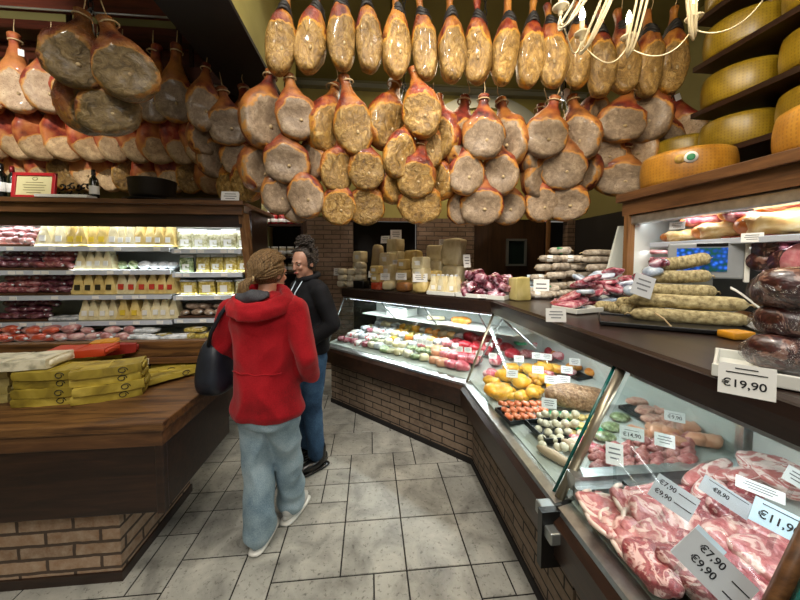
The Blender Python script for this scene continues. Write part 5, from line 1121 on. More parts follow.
# herb salami tray: its long side faces the customers across the corner
bt = tray_at(on_z(668, 325, WZ + .004), .56, .30, -.62, 'black', 'long black tray under the herb-crusted salamis', .018)
HR = -.62
for i, (px, py, y, L, s_, tl) in enumerate(((686, 316, 1.42, 1, 1, 0), (640, 316, 1.62, .45, .95, 0), (684, 301, 1.45, 1, 1, 0), (640, 302, 1.66, .5, 1, 0), (676, 289, 1.52, .70, .95, 0), (676, 275, 1.56, .62, .95, -.05), (682, 261, 1.60, .55, 1, -.2), (625, 312, 1.72, .4, .9, 0), (612, 305, 1.80, .4, .9, 0))):
    salami(px, py + 8, y, 'S3', S3, f'herb-crusted thick salami in the black tray, {nth(i)} counting from the front', HR + RR(.06), (L, s_, s_), group='herb-crusted salamis in the black tray', tilt=tl)
for i, (px, py) in enumerate(((650, 290), (642, 280), (655, 272), (648, 296), (634, 292), (660, 264))):
    p = on_y(px, py, 1.60); inst('rpp%d' % (i % 2), mk_blob('salami_pack', 'dkpack' if i % 2 else 'salblue', (.05, .035, .028), 97, .3, 12), f'{"dark red" if i % 2 else "bluish"} wrapped salami end behind the card, {nth(i)} along', 'salami', (p.x, p.y, max(WZ + .03, p.z - .02)), (RR(.3), RR(.3), HR), (1, 1, 1), 'wrapped salami ends')
p = on_y(640, 296, 1.50); price_tag(p, .095, .115, -.35, -.3, 'grey printed card stuck between the salamis', mat='cardgrey', roll=.35)
b = MB(); b.tube([(0, 0, 0), (.02, -.03, -.02), (.05, -.04, -.06), (.07, -.05, -.09)], .004, 6); p = on_y(655, 313, 1.38); o = obj('loose_twine', b, M['twine'], None, loc=p, rot=(0, 0, -.3)); tag(o, 'loose twine end hanging from the herb salamis', 'twine')
# coppa stack
cq = on_z(780, 382, WZ); ct = tray_at((cq.x + .07, cq.y - .02, WZ + .002), .36, .22, -.9, 'wtray', 'white oval-rimmed tray under the coppa stack', .035)
CP = mk_blob('coppa', 'coppa', (.135, .072, .062), 98, .25, 8, .8, 28, 16, part=lambda o: obj('plastic_wrap', MB().ell((0, 0, .062), (.150, .080, .070), 24, 14, lambda p: p + p.normalized() * nz(p, 22, 5) * .012), M['wrap'], o))
for i, (dx, dy, dz, rz, s_) in enumerate(((.0, .02, .012, -.75, .82), (.10, -.11, .012, -.6, .82), (.03, .03, .098, -1.0, .78), (.12, -.08, .098, -.6, .78), (.04, .02, .180, -.55, .95), (.14, -.08, .17, -.5, .86))):
    inst('cpa', CP, ['dark coppa in plastic on the white tray at the front', 'dark coppa in the tray beyond the front one', 'middle coppa of the stack with silver clip side', 'middle coppa behind, next to the entrance', 'largest coppa lying on top of the stack', 'upper coppa behind the largest one'][i], 'cured meat', (cq.x + .07 + dx, cq.y - .02 + dy, WZ + dz), (RR(.15), RR(.12), rz), (s_,) * 3, 'coppas in the stack')
o = mk_blk('yellow_packet', 'gold', .10, .07, .03, 5, .2)(); p = on_z(736, 338, WZ); o.location = (p.x, p.y, WZ); tag(o, 'yellow and white packet behind the coppa stack', 'packet')
o = mk_blob('amber_salami', 'scam', (.06, .04, .035), 99, .2)(); p = on_z(741, 325, WZ); o.location = (p.x, p.y, WZ); tag(o, 'amber brown salami end between the trays', 'salami')
q_ = on_z(746, 388, WZ + .0); p = CAM + (q_ - CAM) * .90; t = price_tag((p.x, p.y, p.z - .02), .090, .070, -.80, -.12, 'large white card reading 19,90 in front of the coppa stack', [(.86, -.2, .2), (.72, -.36, .36)], [('€19,90', .0245, -.04, .36)])
# ================================================================ PARMESAN WHEELS
def mk_wheel(mat, r=.225, h=.22, stick=False):
    def f():
        prof = [(.01, 0), (r * .90, .002), (r * .97, .012)] + [(r * (.98 + .045 * sin(pi * t)), .012 + (h - .024) * t) for t in [i / 8 for i in range(1, 8)]] + [(r * .97, h - .012), (r * .90, h - .002), (.01, h)]
        b = MB(); b.lathe(prof, n=48); o = obj('parmesan_wheel', b, M[mat])
        if stick:
            for a, rr, m_ in ((-2.42, .032, 'sticker'), (-2.62, .026, 'goldst')):
                b = MB(); c = Vector((r * 1.03 * cos(a), r * 1.03 * sin(a), h * .66)); b.T = Matrix.Translation(c) @ Matrix.Rotation(a + pi / 2, 4, 'Z') @ Matrix.Rotation(pi / 2, 4, 'X')
                b.lathe([(.001, -.003), (rr, -.003), (rr, .003), (.001, .004)], n=24); st = obj('round_label', b, M[m_], o)
                b = MB(); b.T = Matrix.Translation(c) @ Matrix.Rotation(a + pi / 2, 4, 'Z') @ Matrix.Rotation(pi / 2, 4, 'X'); b.lathe([(rr * .35, -.0035), (rr * .62, -.0035), (rr * .62, .0045), (rr * .35, .0045)], n=20); obj('label_ring', b, M['labg' if m_ == 'sticker' else 'crust'], st)
        return o
    return f
M['goldst'] = plain('golden_label', '#b8984a', .4)
inst('whA', mk_wheel('parmw', .235, .21, True), 'orange-gold parmesan wheel with two round labels, at the end of the cabinet top', 'cheese wheel', (2.035, 1.92, 2.084), (0, 0, .12))
inst('whA', None, 'orange-gold parmesan wheel with two round labels, further along the cabinet top', 'cheese wheel', (2.06, 1.20, 2.084), (0, 0, -.1))
for i, z in enumerate((2.37, 2.69, 3.02, 3.35)):
    for k, y in enumerate((2.44, 2.03, 1.58, 1.13)):
        if k == 3 and i < 1 or k == 0 and i > 0: continue
        if k == 0: y = 2.43
        inst('whY', mk_wheel('parmy', .208, .215), f'yellow parmesan wheel, {nth(k)} from the ham side on the {["lowest", "second", "third", "highest"][i]} rack board', 'cheese wheel', (PX + .20, y, z), (0, 0, k * 1.3 + i), None, 'yellow wheels on the rack')
wr_b = mk_blk('wrapped_cheese_block', 'papw', .22, .20, .26, 61, .25)(); wr_b.location = (2.13, 1.17, 2.30); wr_b.rotation_euler = (0, 0, -.5); tag(wr_b, 'tall crumbly pale cheese block standing on the cabinet-top wheel', 'cheese')
o = obj('stone_block', MB().box((0, 0, .12), (.30, .30, .24), b=.01), mottled('grey_wrapped_block', ['#57564e', '#8a887c'], 9, .6, .3), None, loc=(2.30, 2.25, 2.70 - .0)); tag(o, 'grey cloth-wrapped block beyond the yellow wheels', 'block'); o.location = (2.5, 2.62, 2.69); bpy.data.objects.remove(o)

# ================================================================ CABINET GOODS
def cab(px, py, x, key, build, label, cat, rot=(0, 0, 0), sc=(1, 1, 1), group=None, base=None):
    p = on_x(px, py, x); return inst(key, build, label, cat, (p.x, p.y, p.z if base is None else base), rot, sc, group)
def face_part(mat, a, rr): return lambda o: obj('cut_face', (lambda b: b.ell((-a, 0, rr[1]), (.012, rr[0], rr[1] * .95), 18, 12, wob(3, .006, 20)))(MB()), M[mat], o)
zs_ = zs + .003
HM = lambda k, s, fm: mk_blob('cured_ham_piece', fm, (.14, .065, .05), s, .5, 9, .8, 28, 16, part=(lambda o: obj('rind_end', MB().ell((-.085, .012, .05), (.085, .060, .046), 18, 12, wob(s, .02, 9)), M[k], o)))
for i, (px, x, k, fm, L, s_, lb) in enumerate(((684, 1.97, 'rindo', 'lard', .8, .75, 'small orange cured ham piece at the end of the cabinet shelf'), (724, 1.97, 'rindo', 'lard', .9, 1.05, 'golden lard-sided ham piece in the middle of the cabinet shelf'), (782, 1.97, 'rindo', 'lard', 1.05, 1.3, 'large golden ham piece on the cabinet shelf'))):
    cab(px, 238, x, 'hmp' + fm, HM(k, 71, fm), lb, 'ham piece', (0, 0, -pi / 2 + .25), (L, s_, s_), 'ham pieces on the cabinet shelf', zs_)
for i, (px, x, L, s_, dz, lb) in enumerate(((704, 2.0, .7, .9, .088, 'cut raw ham with pink face, resting on the golden piece'), (741, 1.96, .55, 1.1, .09, 'round cut of speck with pink face carrying a card'), (794, 2.0, .95, 1.15, .12, 'large cut ham with dark pink face on top of the large golden piece'))):
    cab(px, 220, x, 'hmpspeck', HM('rindo', 72, 'speck'), lb, 'ham piece', (0, 0, -pi / 2 + .25), (L, s_, s_ * .85), 'cut hams on the cabinet shelf', zs_ + dz)
for i, (px, py, x, lb) in enumerate(((677, 226, 1.86, 'white card above the small orange ham piece'), (743, 208, 1.84, 'white card on the round speck cut'), (752, 238, 1.83, 'white paper hanging from the shelf edge beside the speck'))):
    p = on_x(px, py, x); price_tag((p.x, p.y, p.z - .02), .075, .045, -1.1, -.1, lb)
CZ_ = 1.302
# scale with screen
ps = on_x(702, 292, 1.80)
sd = thing('weighing_scale_display', 'grey shop scale display showing a blue picture, under the cabinet shelf', 'display', (ps.x, ps.y, CZ_), (0, 0, -.85))
obj('housing', MB().box((0, 0, .315), (.30, .05, .19), b=.008), plain('grey_housing', '#8e9296', .4), sd)
obj('screen', MB().box((-.01, -.027, .32), (.20, .004, .125)), M['screen'], sd)
obj('top_label', MB().box((.03, -.027, .398), (.12, .004, .016)), M['blackm'], sd)
obj('stand', MB().box((0, .01, .11), (.08, .04, .22)), M['steel'], sd); obj('side_strip', MB().box((.16, 0, .315), (.02, .06, .22), b=.004), M['white'], sd)
pp = on_x(758, 290, 1.80); sp_ = thing('slicer_guard', 'off-white curved plastic guard on the cabinet counter by the coppa stack', 'slicer part', (pp.x, pp.y, CZ_), (0, 0, -.9))
b = MB(); R_ = []
for i in range(9):
    t = i / 8; a = t * 1.9; R_.append([Vector((-.09 + .16 * t, y, .02 + .13 * cos(a * .9) * (1 - t * .6) + .03)) for y in (-.05, .05)] + [Vector((-.09 + .16 * t, y, .028 + .13 * cos(a * .9) * (1 - t * .6) + .03)) for y in (.05, -.05)])
b.loft(R_, True); obj('curved_guard', b, M['white'], sp_); obj('guard_base', MB().box((0, 0, .02), (.22, .14, .04), b=.01), M['white'], sp_)
for i, (px, py, x, k, lb) in enumerate(((661, 262, 1.95, 'salamp', 'upper red and white meat pack left of the scale'), (661, 270, 1.95, 'speck', 'middle meat pack beside the scale'), (660, 277, 1.95, 'salamp', 'lowest meat pack beside the scale'))):
    p = on_x(px, py - 8, x); inst('cbp' + k, mk_flat('meat_pack', k, .12, .09, .03, 3), lb, 'pack', (p.x, p.y, max(CZ_, p.z)), (0, 0, -.9), (1, 1, 1), 'meat packs beside the scale')
for i in range(6): p = on_x(732 + (i % 2) * 9, 240 + (i // 2) * 4, 2.0); inst('orpk' + str(i // 3), mk_flat('snack_pack', 'orangep' if i < 4 else 'gold', .09, .08, .025, 4), f'{"orange" if i < 4 else "yellow"} pack under the cabinet shelf, {nth(i)} counted down', 'pack', (p.x, p.y, p.z), (0, 0, -.8), (1, 1, 1), 'orange packs under the shelf')
for i, (px, py, r, k, lb) in enumerate(((765, 246, .058, 'salamb', 'large dark red salami log with its end showing'), (757, 261, .05, 'salamb', 'small dark red log below the large salami log'), (783, 262, .062, 'salamb', 'wide dark log wrapped in film beside the pink one'), (805, 262, .09, 'mort', 'big pink mortadella log at the cabinet end'))):
    p = on_x(px, py, 1.88); b = MB(); b.lathe([(.002, 0), (r * .9, .003), (r, .02), (r, .30), (r * .8, .33), (.01, .34)], n=24); o = obj('salami_log', b, M[k if k == 'salamb' else 'mort'], None, loc=(p.x, p.y, p.z), rot=(0, radians(90), .15))
    obj('cut_face', MB().lathe([(.002, -.003), (r * .86, -.003), (r * .86, .004), (.002, .004)], n=24), M['mort' if k == 'mort' else 'coppa'], o); tag(o, lb, 'salami', 'logs under the cabinet shelf')

# ================================================================ CHANDELIER
cc = on_y(676, 30, 1.34); cc.z = 2.895
ch = thing('chandelier', 'cream iron chandelier with candle bulbs and looping arms', 'chandelier', cc)
NA = 10; RC = .46
b = MB(); b.lathe([(.004, .40), (.02, .42), (.03, .50), (.018, .56), (.035, .64), (.012, .70), (.010, CZ - 2.895), (.002, CZ - 2.895)], n=16); obj('central_stem', b, M['cream'], ch)
b = MB(); b.lathe([(.002, CZ - 2.895 - .04), (.07, CZ - 2.895 - .03), (.07, CZ - 2.895), (.002, CZ - 2.895)], n=20); obj('ceiling_rose', b, M['cream'], ch)
def bez(P, n=18):
    P = [Vector(p) for p in P]; out = []
    for i in range(n + 1):
        t = i / n; Q = P[:]
        while len(Q) > 1: Q = [Q[j].lerp(Q[j + 1], t) for j in range(len(Q) - 1)]
        out.append(Q[0])
    return out
for k in range(NA):
    a = pi / 2 + radians(18) + 2 * pi * k / NA; ca, sa = cos(a), sin(a)
    P3 = lambda r, z, da=0: (r * cos(a + da), r * sin(a + da), z)
    cup = P3(RC, 0)
    for q, (sg, da) in enumerate(((-.22, .0), (-.12, .10), (-.30, -.10), (-.40, .05))):
        b = MB(); b.tube(bez([P3(.02, .60 - .05 * q, da), P3(.20, .42, da), P3(.40, sg, da), P3(.52, -.16 + .04 * q, 0), P3(RC, -.10, 0), P3(RC, -.03, 0)], 20), .0062, 6); obj('curved_arm', b, M['cream'], ch)
    a2 = a + 2 * pi / NA; b = MB(); b.tube(bez([P3(RC, -.04), P3(RC, -.20, .18), (RC * .9 * cos(a2 - .18), RC * .9 * sin(a2 - .18), -.16), (RC * cos(a2), RC * sin(a2), -.05)], 16), .0035, 5); obj('swag_wire', b, M['cream'], ch)
    b = MB(); b.lathe([(.004, -.04), (.012, -.03), (.012, -.008), (.036, 0), (.040, .008), (.034, .008), (.010, .004), (.002, .004)], c=cup, n=18); obj('candle_cup', b, M['cream'], ch)
    b = MB(); b.lathe([(.002, .005), (.013, .005), (.013, .075), (.002, .076)], c=cup, n=12); cs = obj('candle_sleeve', b, M['cream'], ch)
    b = MB(); b.lathe([(.002, .075), (.009, .078), (.016, .10), (.012, .125), (.003, .15), (.001, .152)], c=cup, n=12); obj('candle_bulb', b, M['bulb'], cs)
light('POINT', (cc.x, cc.y, cc.z + .22), 30, (1, .84, .6), .25)
# small spot fixtures over the ham bunches
for i, (px, py, y, lb) in enumerate(((391, 87, 2.9, 'small white spot lamp glowing behind the third ham bunch'), (563, 98, 2.6, 'small chrome spot lamp glowing above the fifth ham bunch'))):
    p = on_y(px, py, y); t = thing('spot_lamp', lb, 'lamp', p); b = MB(); b.T = Matrix.Rotation(radians(60), 4, 'X'); b.lathe([(.004, .0), (.032, .0), (.036, .03), (.022, .07), (.004, .075)], n=16); obj('lamp_shade', b, M['white'], t)
    b = MB(); b.T = Matrix.Rotation(radians(60), 4, 'X'); b.lathe([(.002, -.004), (.028, -.004), (.028, .002), (.002, .002)], n=16); obj('lamp_bulb', b, M['spotg'], t)
    b = MB(); b.tube([(0, -.03, .03), (0, -.03, CZ - p.z)], .006, 6); obj('rod', b, M['blackm'], t)

pc = on_y(616, 286, 2.30); pt = thing('white_screen', 'white slanted plastic screen between the salami pile and the cabinet post', 'screen', (pc.x, pc.y, WZ))
q0, q1, q2 = on_y(600, 288, 2.30), on_y(636, 288, 2.30), on_y(622, 226, 2.30)
b = MB(); V = [(q0.x - pc.x, 0, 0), (q1.x - pc.x, 0, 0), (q2.x - pc.x + .03, 0, q2.z - WZ), (q2.x - pc.x - .02, 0, q2.z - WZ)]
b.add(V + [(x, .02, z) for x, y, z in V], [(0, 1, 2, 3), (7, 6, 5, 4)] + [(i, (i + 1) % 4, 4 + (i + 1) % 4, 4 + i) for i in range(4)]); obj('panel', b, M['offw'], pt)
# ================================================================ PEOPLE
def cap(b, p0, r0, p1, r1, n=18, sq=(1, 1, 1)):
    """closed tapered limb with round ends"""
    p0, p1 = Vector(p0), Vector(p1); d = p1 - p0; L = max(d.length, 1e-4); dn = d / L; up = Vector((0, 0, 1)) if abs(dn.z) < .9 else Vector((0, 1, 0))
    a = dn.cross(up).normalized(); c = a.cross(dn).normalized(); rings = []
    for i in range(5): t = pi / 2 * (1 - i / 5); rings.append((p0 - dn * r0 * sin(t), r0 * cos(t) + 1e-4))
    rings.append((p0, r0)); rings.append((p1, r1))
    for i in range(1, 6): t = pi / 2 * i / 5; rings.append((p1 + dn * r1 * sin(t), r1 * cos(t) + 1e-4))
    b.loft([[q + (a * cos(2 * pi * j / n) + c * sin(2 * pi * j / n)) * r for j in range(n)] for q, r in rings])
def limb(b, pts):
    for (p0, r0), (p1, r1) in zip(pts, pts[1:]): cap(b, p0, r0, p1, r1)
def ov(b, rings, n=28):
    """stacked ovals: (cx, cy, z, rx, ry)"""
    b.loft([[(cx + rx * cos(2 * pi * j / n), cy + ry * sin(2 * pi * j / n), z) for j in range(n)] for cx, cy, z, rx, ry in rings])
def skin_mesh(b, name, mat, vox=.008, smooth=6, fold=0.0, ff=9, seed=0, cut=None, st=(1, 1, 1)):
    me = b.mesh(name, mat); o = bpy.data.objects.new(name, me); COL.objects.link(o)
    m1 = o.modifiers.new('r', 'REMESH'); m1.mode = 'VOXEL'; m1.voxel_size = vox
    m2 = o.modifiers.new('s', 'SMOOTH'); m2.iterations = smooth; m2.factor = .5
    dg = bpy.context.evaluated_depsgraph_get(); ev = o.evaluated_get(dg); nm = bpy.data.meshes.new_from_object(ev); bpy.data.objects.remove(o)
    if fold:
        ns = [v.normal.copy() for v in nm.vertices]
        for v, n_ in zip(nm.vertices, ns):
            p = Vector((v.co.x * st[0], v.co.y * st[1], v.co.z * st[2])); k = nz(p, ff, seed); k2 = nz(p, ff * 2.3, seed + 4)
            v.co += n_ * fold * ((1 - abs(k) * 3) + .4 * k2)
    nm.polygons.foreach_set('use_smooth', [True] * len(nm.polygons))
    nm.materials.clear(); nm.materials.append(mat); nm.name = name; return nm
def cloth(name, cols, scale=120, rough=.85, bump=.3, sheen=0):
    t = NT(name); v = t.coords((1, 1, 1), False); f = t.noise(v, scale, 2); g = t.noise(v, 5, 3)
    c = t.ramp(t.math('ADD', t.math('MULTIPLY', f, .35), t.math('MULTIPLY', g, .65)), [(.35, cols[0]), (.5, cols[1]), (.65, cols[2])]); t.bump(f, bump, .002); t.b.inputs['Sheen Weight'].default_value = sheen; return t.fin(c, rough, spec=.2)
M['redw'] = cloth('red_wool', ['#7c0812', '#a00c1a', '#b41824'], 160, .8, .5, .1); M['jean'] = cloth('pale_denim', ['#6a8292', '#90a6b2', '#aebfc8'], 200); M['jeand'] = cloth('blue_denim', ['#1f3148', '#34506e', '#4f6f8e'], 200)
M['coat'] = cloth('black_wool', ['#08080b', '#0f1014', '#17181d'], 150, .8); M['hoodl'] = cloth('grey_fleece', ['#34353a', '#4a4b50', '#5c5d62'], 140, .9)
M['skin'] = mottled('skin', ['#b07a60', '#c08a70', '#cc9a80'], 8, .5); M['skin2'] = mottled('olive_skin', ['#8c6452', '#a07662', '#b08a74'], 8, .5)
M['bagc'] = mottled('dark_navy_leather', ['#12161f', '#1d2430'], 10, .45, .2); M['eyew'] = plain('eye_white', '#a89c90', .3); M['shoe'] = plain('white_sneaker', '#c4c4bf', .5); M['shoeg'] = plain('grey_shoe', '#8d989d', .5); M['boot'] = plain('black_leather', '#0c0c0d', .25)
def hair_mat(name, cols, sc=(60, 60, 6)):
    t = NT(name); v = t.coords(sc, False); f = t.noise(v, 3, 4, .6, .8); c = t.ramp(f, [(.3, cols[0]), (.5, cols[1]), (.7, cols[2])]); t.bump(f, .8, .01); return t.fin(c, .5, spec=.4)
M['hairb'] = hair_mat('light_brown_hair', ['#3a2a18', '#755a38', '#a88a62']); M['hairk'] = hair_mat('dark_curly_hair', ['#0c0a09', '#2a221e', '#5a5049'], (40, 40, 40))
def head(b, c, s=1.0):
    """head with brow, nose, chin, ears; face to +y"""
    x, y, z = c; E = lambda dx, dy, dz, r: b.ell((x + dx * s, y + dy * s, z + dz * s), tuple(q * s for q in r), 18, 12)
    E(0, -.012, .025, (.076, .094, .092)); E(0, .020, -.045, (.056, .066, .070)); E(0, .055, -.085, (.030, .030, .028)); E(0, .088, -.012, (.012, .020, .026)); E(0, .100, -.026, (.015, .013, .011))
    E(0, .070, .020, (.050, .022, .014)); E(0, .082, -.055, (.024, .012, .010)); E(-.030, .068, -.022, (.02, .018, .018)); E(.030, .068, -.022, (.02, .018, .018))
    for sg in (-1, 1): E(sg * .074, -.008, -.014, (.009, .016, .024))
def facebits(root, c, s, skin, R):
    x, y, z = c
    for sg in (-1, 1):
        b = MB(); b.ell((x + sg * .031 * s, y + .079 * s, z + .004 * s), (.0105 * s, .0065 * s, .0045 * s), 12, 8); e = obj('eye', b, M['eyew'], root); e.matrix_local = R
        b = MB(); b.ell((x + sg * .031 * s, y + .0845 * s, z + .004 * s), (.005 * s, .0022 * s, .0042 * s), 10, 6); i_ = obj('iris', b, M['foilk'], e)
        b = MB(); b.tube([(x + sg * (.018 + .010 * q) * s, y + (.088 - .004 * q * q) * s, z + (.022 + .003 * (1 - abs(q - 1))) * s) for q in range(3)], .0035 * s, 5); br = obj('eyebrow', b, M['hairk'], root); br.matrix_local = R
    b = MB(); b.ell((x, y + .093 * s, z - .055 * s), (.021 * s, .005 * s, .0075 * s), 12, 6); m_ = obj('lips', b, plain('lip_red', '#9c4c48', .4), root); m_.matrix_local = R
def fingers(b, w, d, side, s=1.0):
    """small relaxed hand at wrist w pointing along d"""
    w, d = Vector(w), Vector(d).normalized(); a = Vector((side, 0, 0)); a = (a - d * a.dot(d)).normalized(); u = d.cross(a)
    cap(b, w, .024 * s, w + d * .07 * s, .030 * s, 12)
    for k, L in enumerate((.058, .068, .064, .05)):
        q = w + d * .085 * s + a * (-.026 + .0175 * k) * s; m = q + d * L * .55 * s - u * .006; cap(b, q - d * .02, .009 * s, m, .0085 * s, 8); cap(b, m, .0085 * s, m + d * L * .4 * s - u * .014 * s, .007 * s, 8)
    t = w + d * .03 * s - a * .028 * s; cap(b, t, .011 * s, t + (d * .6 - a).normalized() * .045 * s, .009 * s, 8)
def person(label, loc, rz, spec):
    root = thing('person', label, 'person', loc, (0, 0, rz)); return root
# --- woman in the red coat (seen from behind), local +y = the way she faces
fp = on_z(271, 538, 0.0)
w1 = person('w1', (fp.x, fp.y, 0), -.22, None); tag(w1, 'woman in a red hooded coat and pale wide jeans, back turned, hands in pockets', 'person')
HZ = 1.545; HR_ = Matrix.Translation((0, .05, HZ)) @ Matrix.Rotation(-.35, 4, 'Z') @ Matrix.Rotation(-.10, 4, 'X') @ Matrix.Translation((0, -.05, -HZ))
b = MB(); b.T = HR_; head(b, (0, .055, HZ), 1.0); b.T = Matrix.Identity(4)
limb(b, [((0, .03, 1.47), .052), ((0, .0, 1.36), .06)]); ov(b, [(0, 0, .86, .13, .09), (0, 0, .95, .14, .10), (0, 0, 1.1, .13, .095), (0, 0, 1.25, .155, .10), (0, 0, 1.36, .13, .075), (0, 0, 1.41, .06, .05)])
for sg, kn, ft in ((-1, (-.07, .01, .47), (-.035, -.04, .12)), (1, (.075, .09, .47), (.040, .18, .12))):
    limb(b, [((sg * .08, 0, .86), .085), (kn, .055), (ft, .04)])
limb(b, [((.155, 0, 1.34), .045), ((.21, -.01, 1.09), .038), ((.17, .14, .96), .026)]); limb(b, [((-.165, 0, 1.34), .045), ((-.26, .04, 1.09), .038), ((-.17, .17, .98), .026)])
fingers(b, (.17, .14, .96), (-.5, .5, -.3), 1); fingers(b, (-.17, .17, .98), (.5, .5, -.3), -1)
obj('body', skin_mesh(b, 'body', M['skin'], .0075, 3), None, w1)
facebits(w1, (0, .055, HZ), 1.0, None, HR_)
b = MB()   # coat
ov(b, [(0, 0, .745, .190, .135), (0, 0, .78, .203, .150), (0, 0, .88, .195, .145), (0, 0, 1.02, .165, .132), (0, -.005, 1.15, .170, .135), (0, -.01, 1.28, .185, .135), (0, -.01, 1.36, .175, .11), (0, -.005, 1.43, .10, .085)])
limb(b, [((-.12, 0, 1.365), .075), ((.12, 0, 1.365), .075)])
limb(b, [((.165, -.005, 1.34), .076), ((.252, -.03, 1.10), .062), ((.205, .10, .95), .054)]); limb(b, [((-.185, .0, 1.34), .078), ((-.285, .03, 1.12), .066), ((-.20, .16, 1.00), .056)])
coat = obj('coat', skin_mesh(b, 'coat', M['redw'], .009, 5, .013, 6, 2, st=(1, 1, .7)), None, w1)
b = MB(); n = 24   # hood collapsed on the shoulders
b.loft([[(R1 * cos(a) * 1.25, -.055 + R1 * sin(a) * .95, z + .045 * sin(a)) for a in [2 * pi * j / n for j in range(n)]] for R1, z in ((.10, 1.37), (.138, 1.35), (.143, 1.40), (.118, 1.445), (.098, 1.44), (.09, 1.40))])
hood = obj('hood', skin_mesh(b, 'hood', M['redw'], .008, 4, .008, 9, 5), None, w1)
b = MB(); b.ell((-.02, -.085, 1.425), (.095, .06, .035), 20, 10); obj('hood_lining', skin_mesh(b, 'hood_lining', M['hoodl'], .008, 2, .008, 12, 6), None, w1)
b = MB(); b.tube([(-.14 + .014 * i, -.143 * (1 - ((-.14 + .014 * i) / .2) ** 2) ** .5 + .0, 1.02 + .003 * sin(i)) for i in range(21)], .0035, 5); obj('waist_seam', b, M['redw'], coat)
b = MB()   # jeans
ov(b, [(0, 0, .70, .150, .12), (0, 0, .80, .165, .13), (0, 0, .92, .15, .12)])
limb(b, [((-.075, 0, .76), .098), ((-.07, .0, .46), .078), ((-.035, -.05, .14), .084), ((-.035, -.05, .10), .086)]); limb(b, [((.075, .0, .76), .098), ((.066, .09, .46), .078), ((.040, .18, .14), .080), ((.040, .18, .10), .082)])
obj('jeans', skin_mesh(b, 'jeans', M['jean'], .009, 4, .010, 7, 7, st=(1, 1, .8)), None, w1)
def shoe(parent, c, rz, mat, s=1.0, sole=True):
    b = MB(); b.T = Matrix.Translation(c) @ Matrix.Rotation(rz, 4, 'Z') @ Matrix.Scale(s, 4); b.ell((0, .03, .045), (.044, .13, .042), 18, 10, lambda p: Vector((p.x * (1 - max(0, -p.y) * 1.5), p.y, p.z * (1 - max(0, p.y) * 2.5)))); b.ell((0, -.045, .075), (.038, .05, .05), 14, 8)
    o = obj('shoe', b, M[mat], parent)
    b = MB(); b.T = Matrix.Translation(c) @ Matrix.Rotation(rz, 4, 'Z') @ Matrix.Scale(s, 4); b.ell((0, .03, .012), (.048, .137, .012), 20, 6, e=.6); obj('sole', b, M['white' if mat != 'boot' else 'boot'], o)
shoe(w1, (-.035, -.03, 0), .05, 'shoeg'); shoe(w1, (.05, .18, 0), -.15, 'shoe')
# hair: strands swept back into a low ponytail
def strands(b, rnd, c, rad, n, tail, w=.007, z0=-.2, back=-.1):
    for k in range(n):
        a = rnd.uniform(-pi, pi); el = rnd.uniform(-.15, 1.45)
        if sin(a) > .25 and el < .65: continue
        P = Vector((rad[0] * cos(a) * cos(el), rad[1] * sin(a) * cos(el), rad[2] * sin(el))) * rnd.uniform(1.0, 1.05); t = Vector(tail)
        pts = [c + P]
        for q in range(1, 7):
            f = q / 6; v = P.lerp(t, f); rr = Vector((v.x / rad[0], v.y / rad[1], v.z / rad[2])).length
            if f < .9 and rr < 1.0: v = v / max(rr, .3)
            pts.append(c + v + Vector((rnd.uniform(-1, 1), rnd.uniform(-1, 1), rnd.uniform(-1, 1))) * .003)
        b.tube(pts, [w * .5] + [w] * 5 + [w * .6], 5)
hc = Vector((0, .040, HZ + .02)); b = MB(); b.T = HR_
b.ell(hc + Vector((0, -.006, .005)), (.088, .104, .103), 24, 16, lambda p: p if p.y < .05 or p.z > .055 else Vector((p.x, .05 + (p.y - .05) * .2, p.z)))
hair = obj('hair', b, M['hairb'], w1); b = MB(); b.T = HR_; strands(b, random.Random(4), hc, (.095, .114, .112), 240, (0, -.118, -.060), .008)
for k in range(34):
    r2 = random.Random(k); b.tube([hc + Vector((r2.uniform(-.01, .01), -.112, -.055 + r2.uniform(-.01, .01))), hc + Vector((r2.uniform(-.035, .035), -.150, -.09)), hc + Vector((r2.uniform(-.05, .03), -.150, -.135)), hc + Vector((r2.uniform(-.05, .02), -.13 + r2.uniform(-.01, .02), -.185 + r2.uniform(-.02, .03)))], [.007, .012, .010, .003], 6)
obj('hair_strands', b, M['hairb'], hair)
b = MB(); b.T = HR_; cT = hc + Vector((0, -.118, -.058)); b.tube([cT + Vector((.022 * cos(a), .004, .022 * sin(a))) for a in [2 * pi * i / 14 for i in range(15)]], .006, 6, False); obj('hair_tie', b, M['twine'], hair)
# handbag on her far shoulder
bg = thing('handbag', 'dark navy leather shoulder bag hanging at the side of the woman in red', 'bag', (fp.x, fp.y, 0), (0, 0, -.22))
b = MB(); b.ell((-.320, .05, 1.01), (.075, .13, .165), 28, 18, lambda p: Vector((p.x * (1.15 - p.z * 1.2), p.y * (1.1 - p.z * 1.6), p.z)) + Vector((1, 0, 0)) * nz(p, 9, 2) * .012, e=.6); obj('pouch', b, M['bagc'], bg)
b = MB(); b.tube([(-.32, -.05, 1.14), (-.275, -.085, 1.22), (-.205, -.095, 1.33), (-.155, -.055, 1.415), (-.145, .02, 1.435), (-.17, .09, 1.40), (-.26, .12, 1.28), (-.33, .12, 1.14)], .011, 8); obj('strap', b, M['bagc'], bg)
b = MB(); b.T = Matrix.Translation((-.400, .02, 1.05)); b.ell((0, 0, 0), (.008, .012, .012), 10, 6); obj('metal_stud', b, M['steel'], bg)

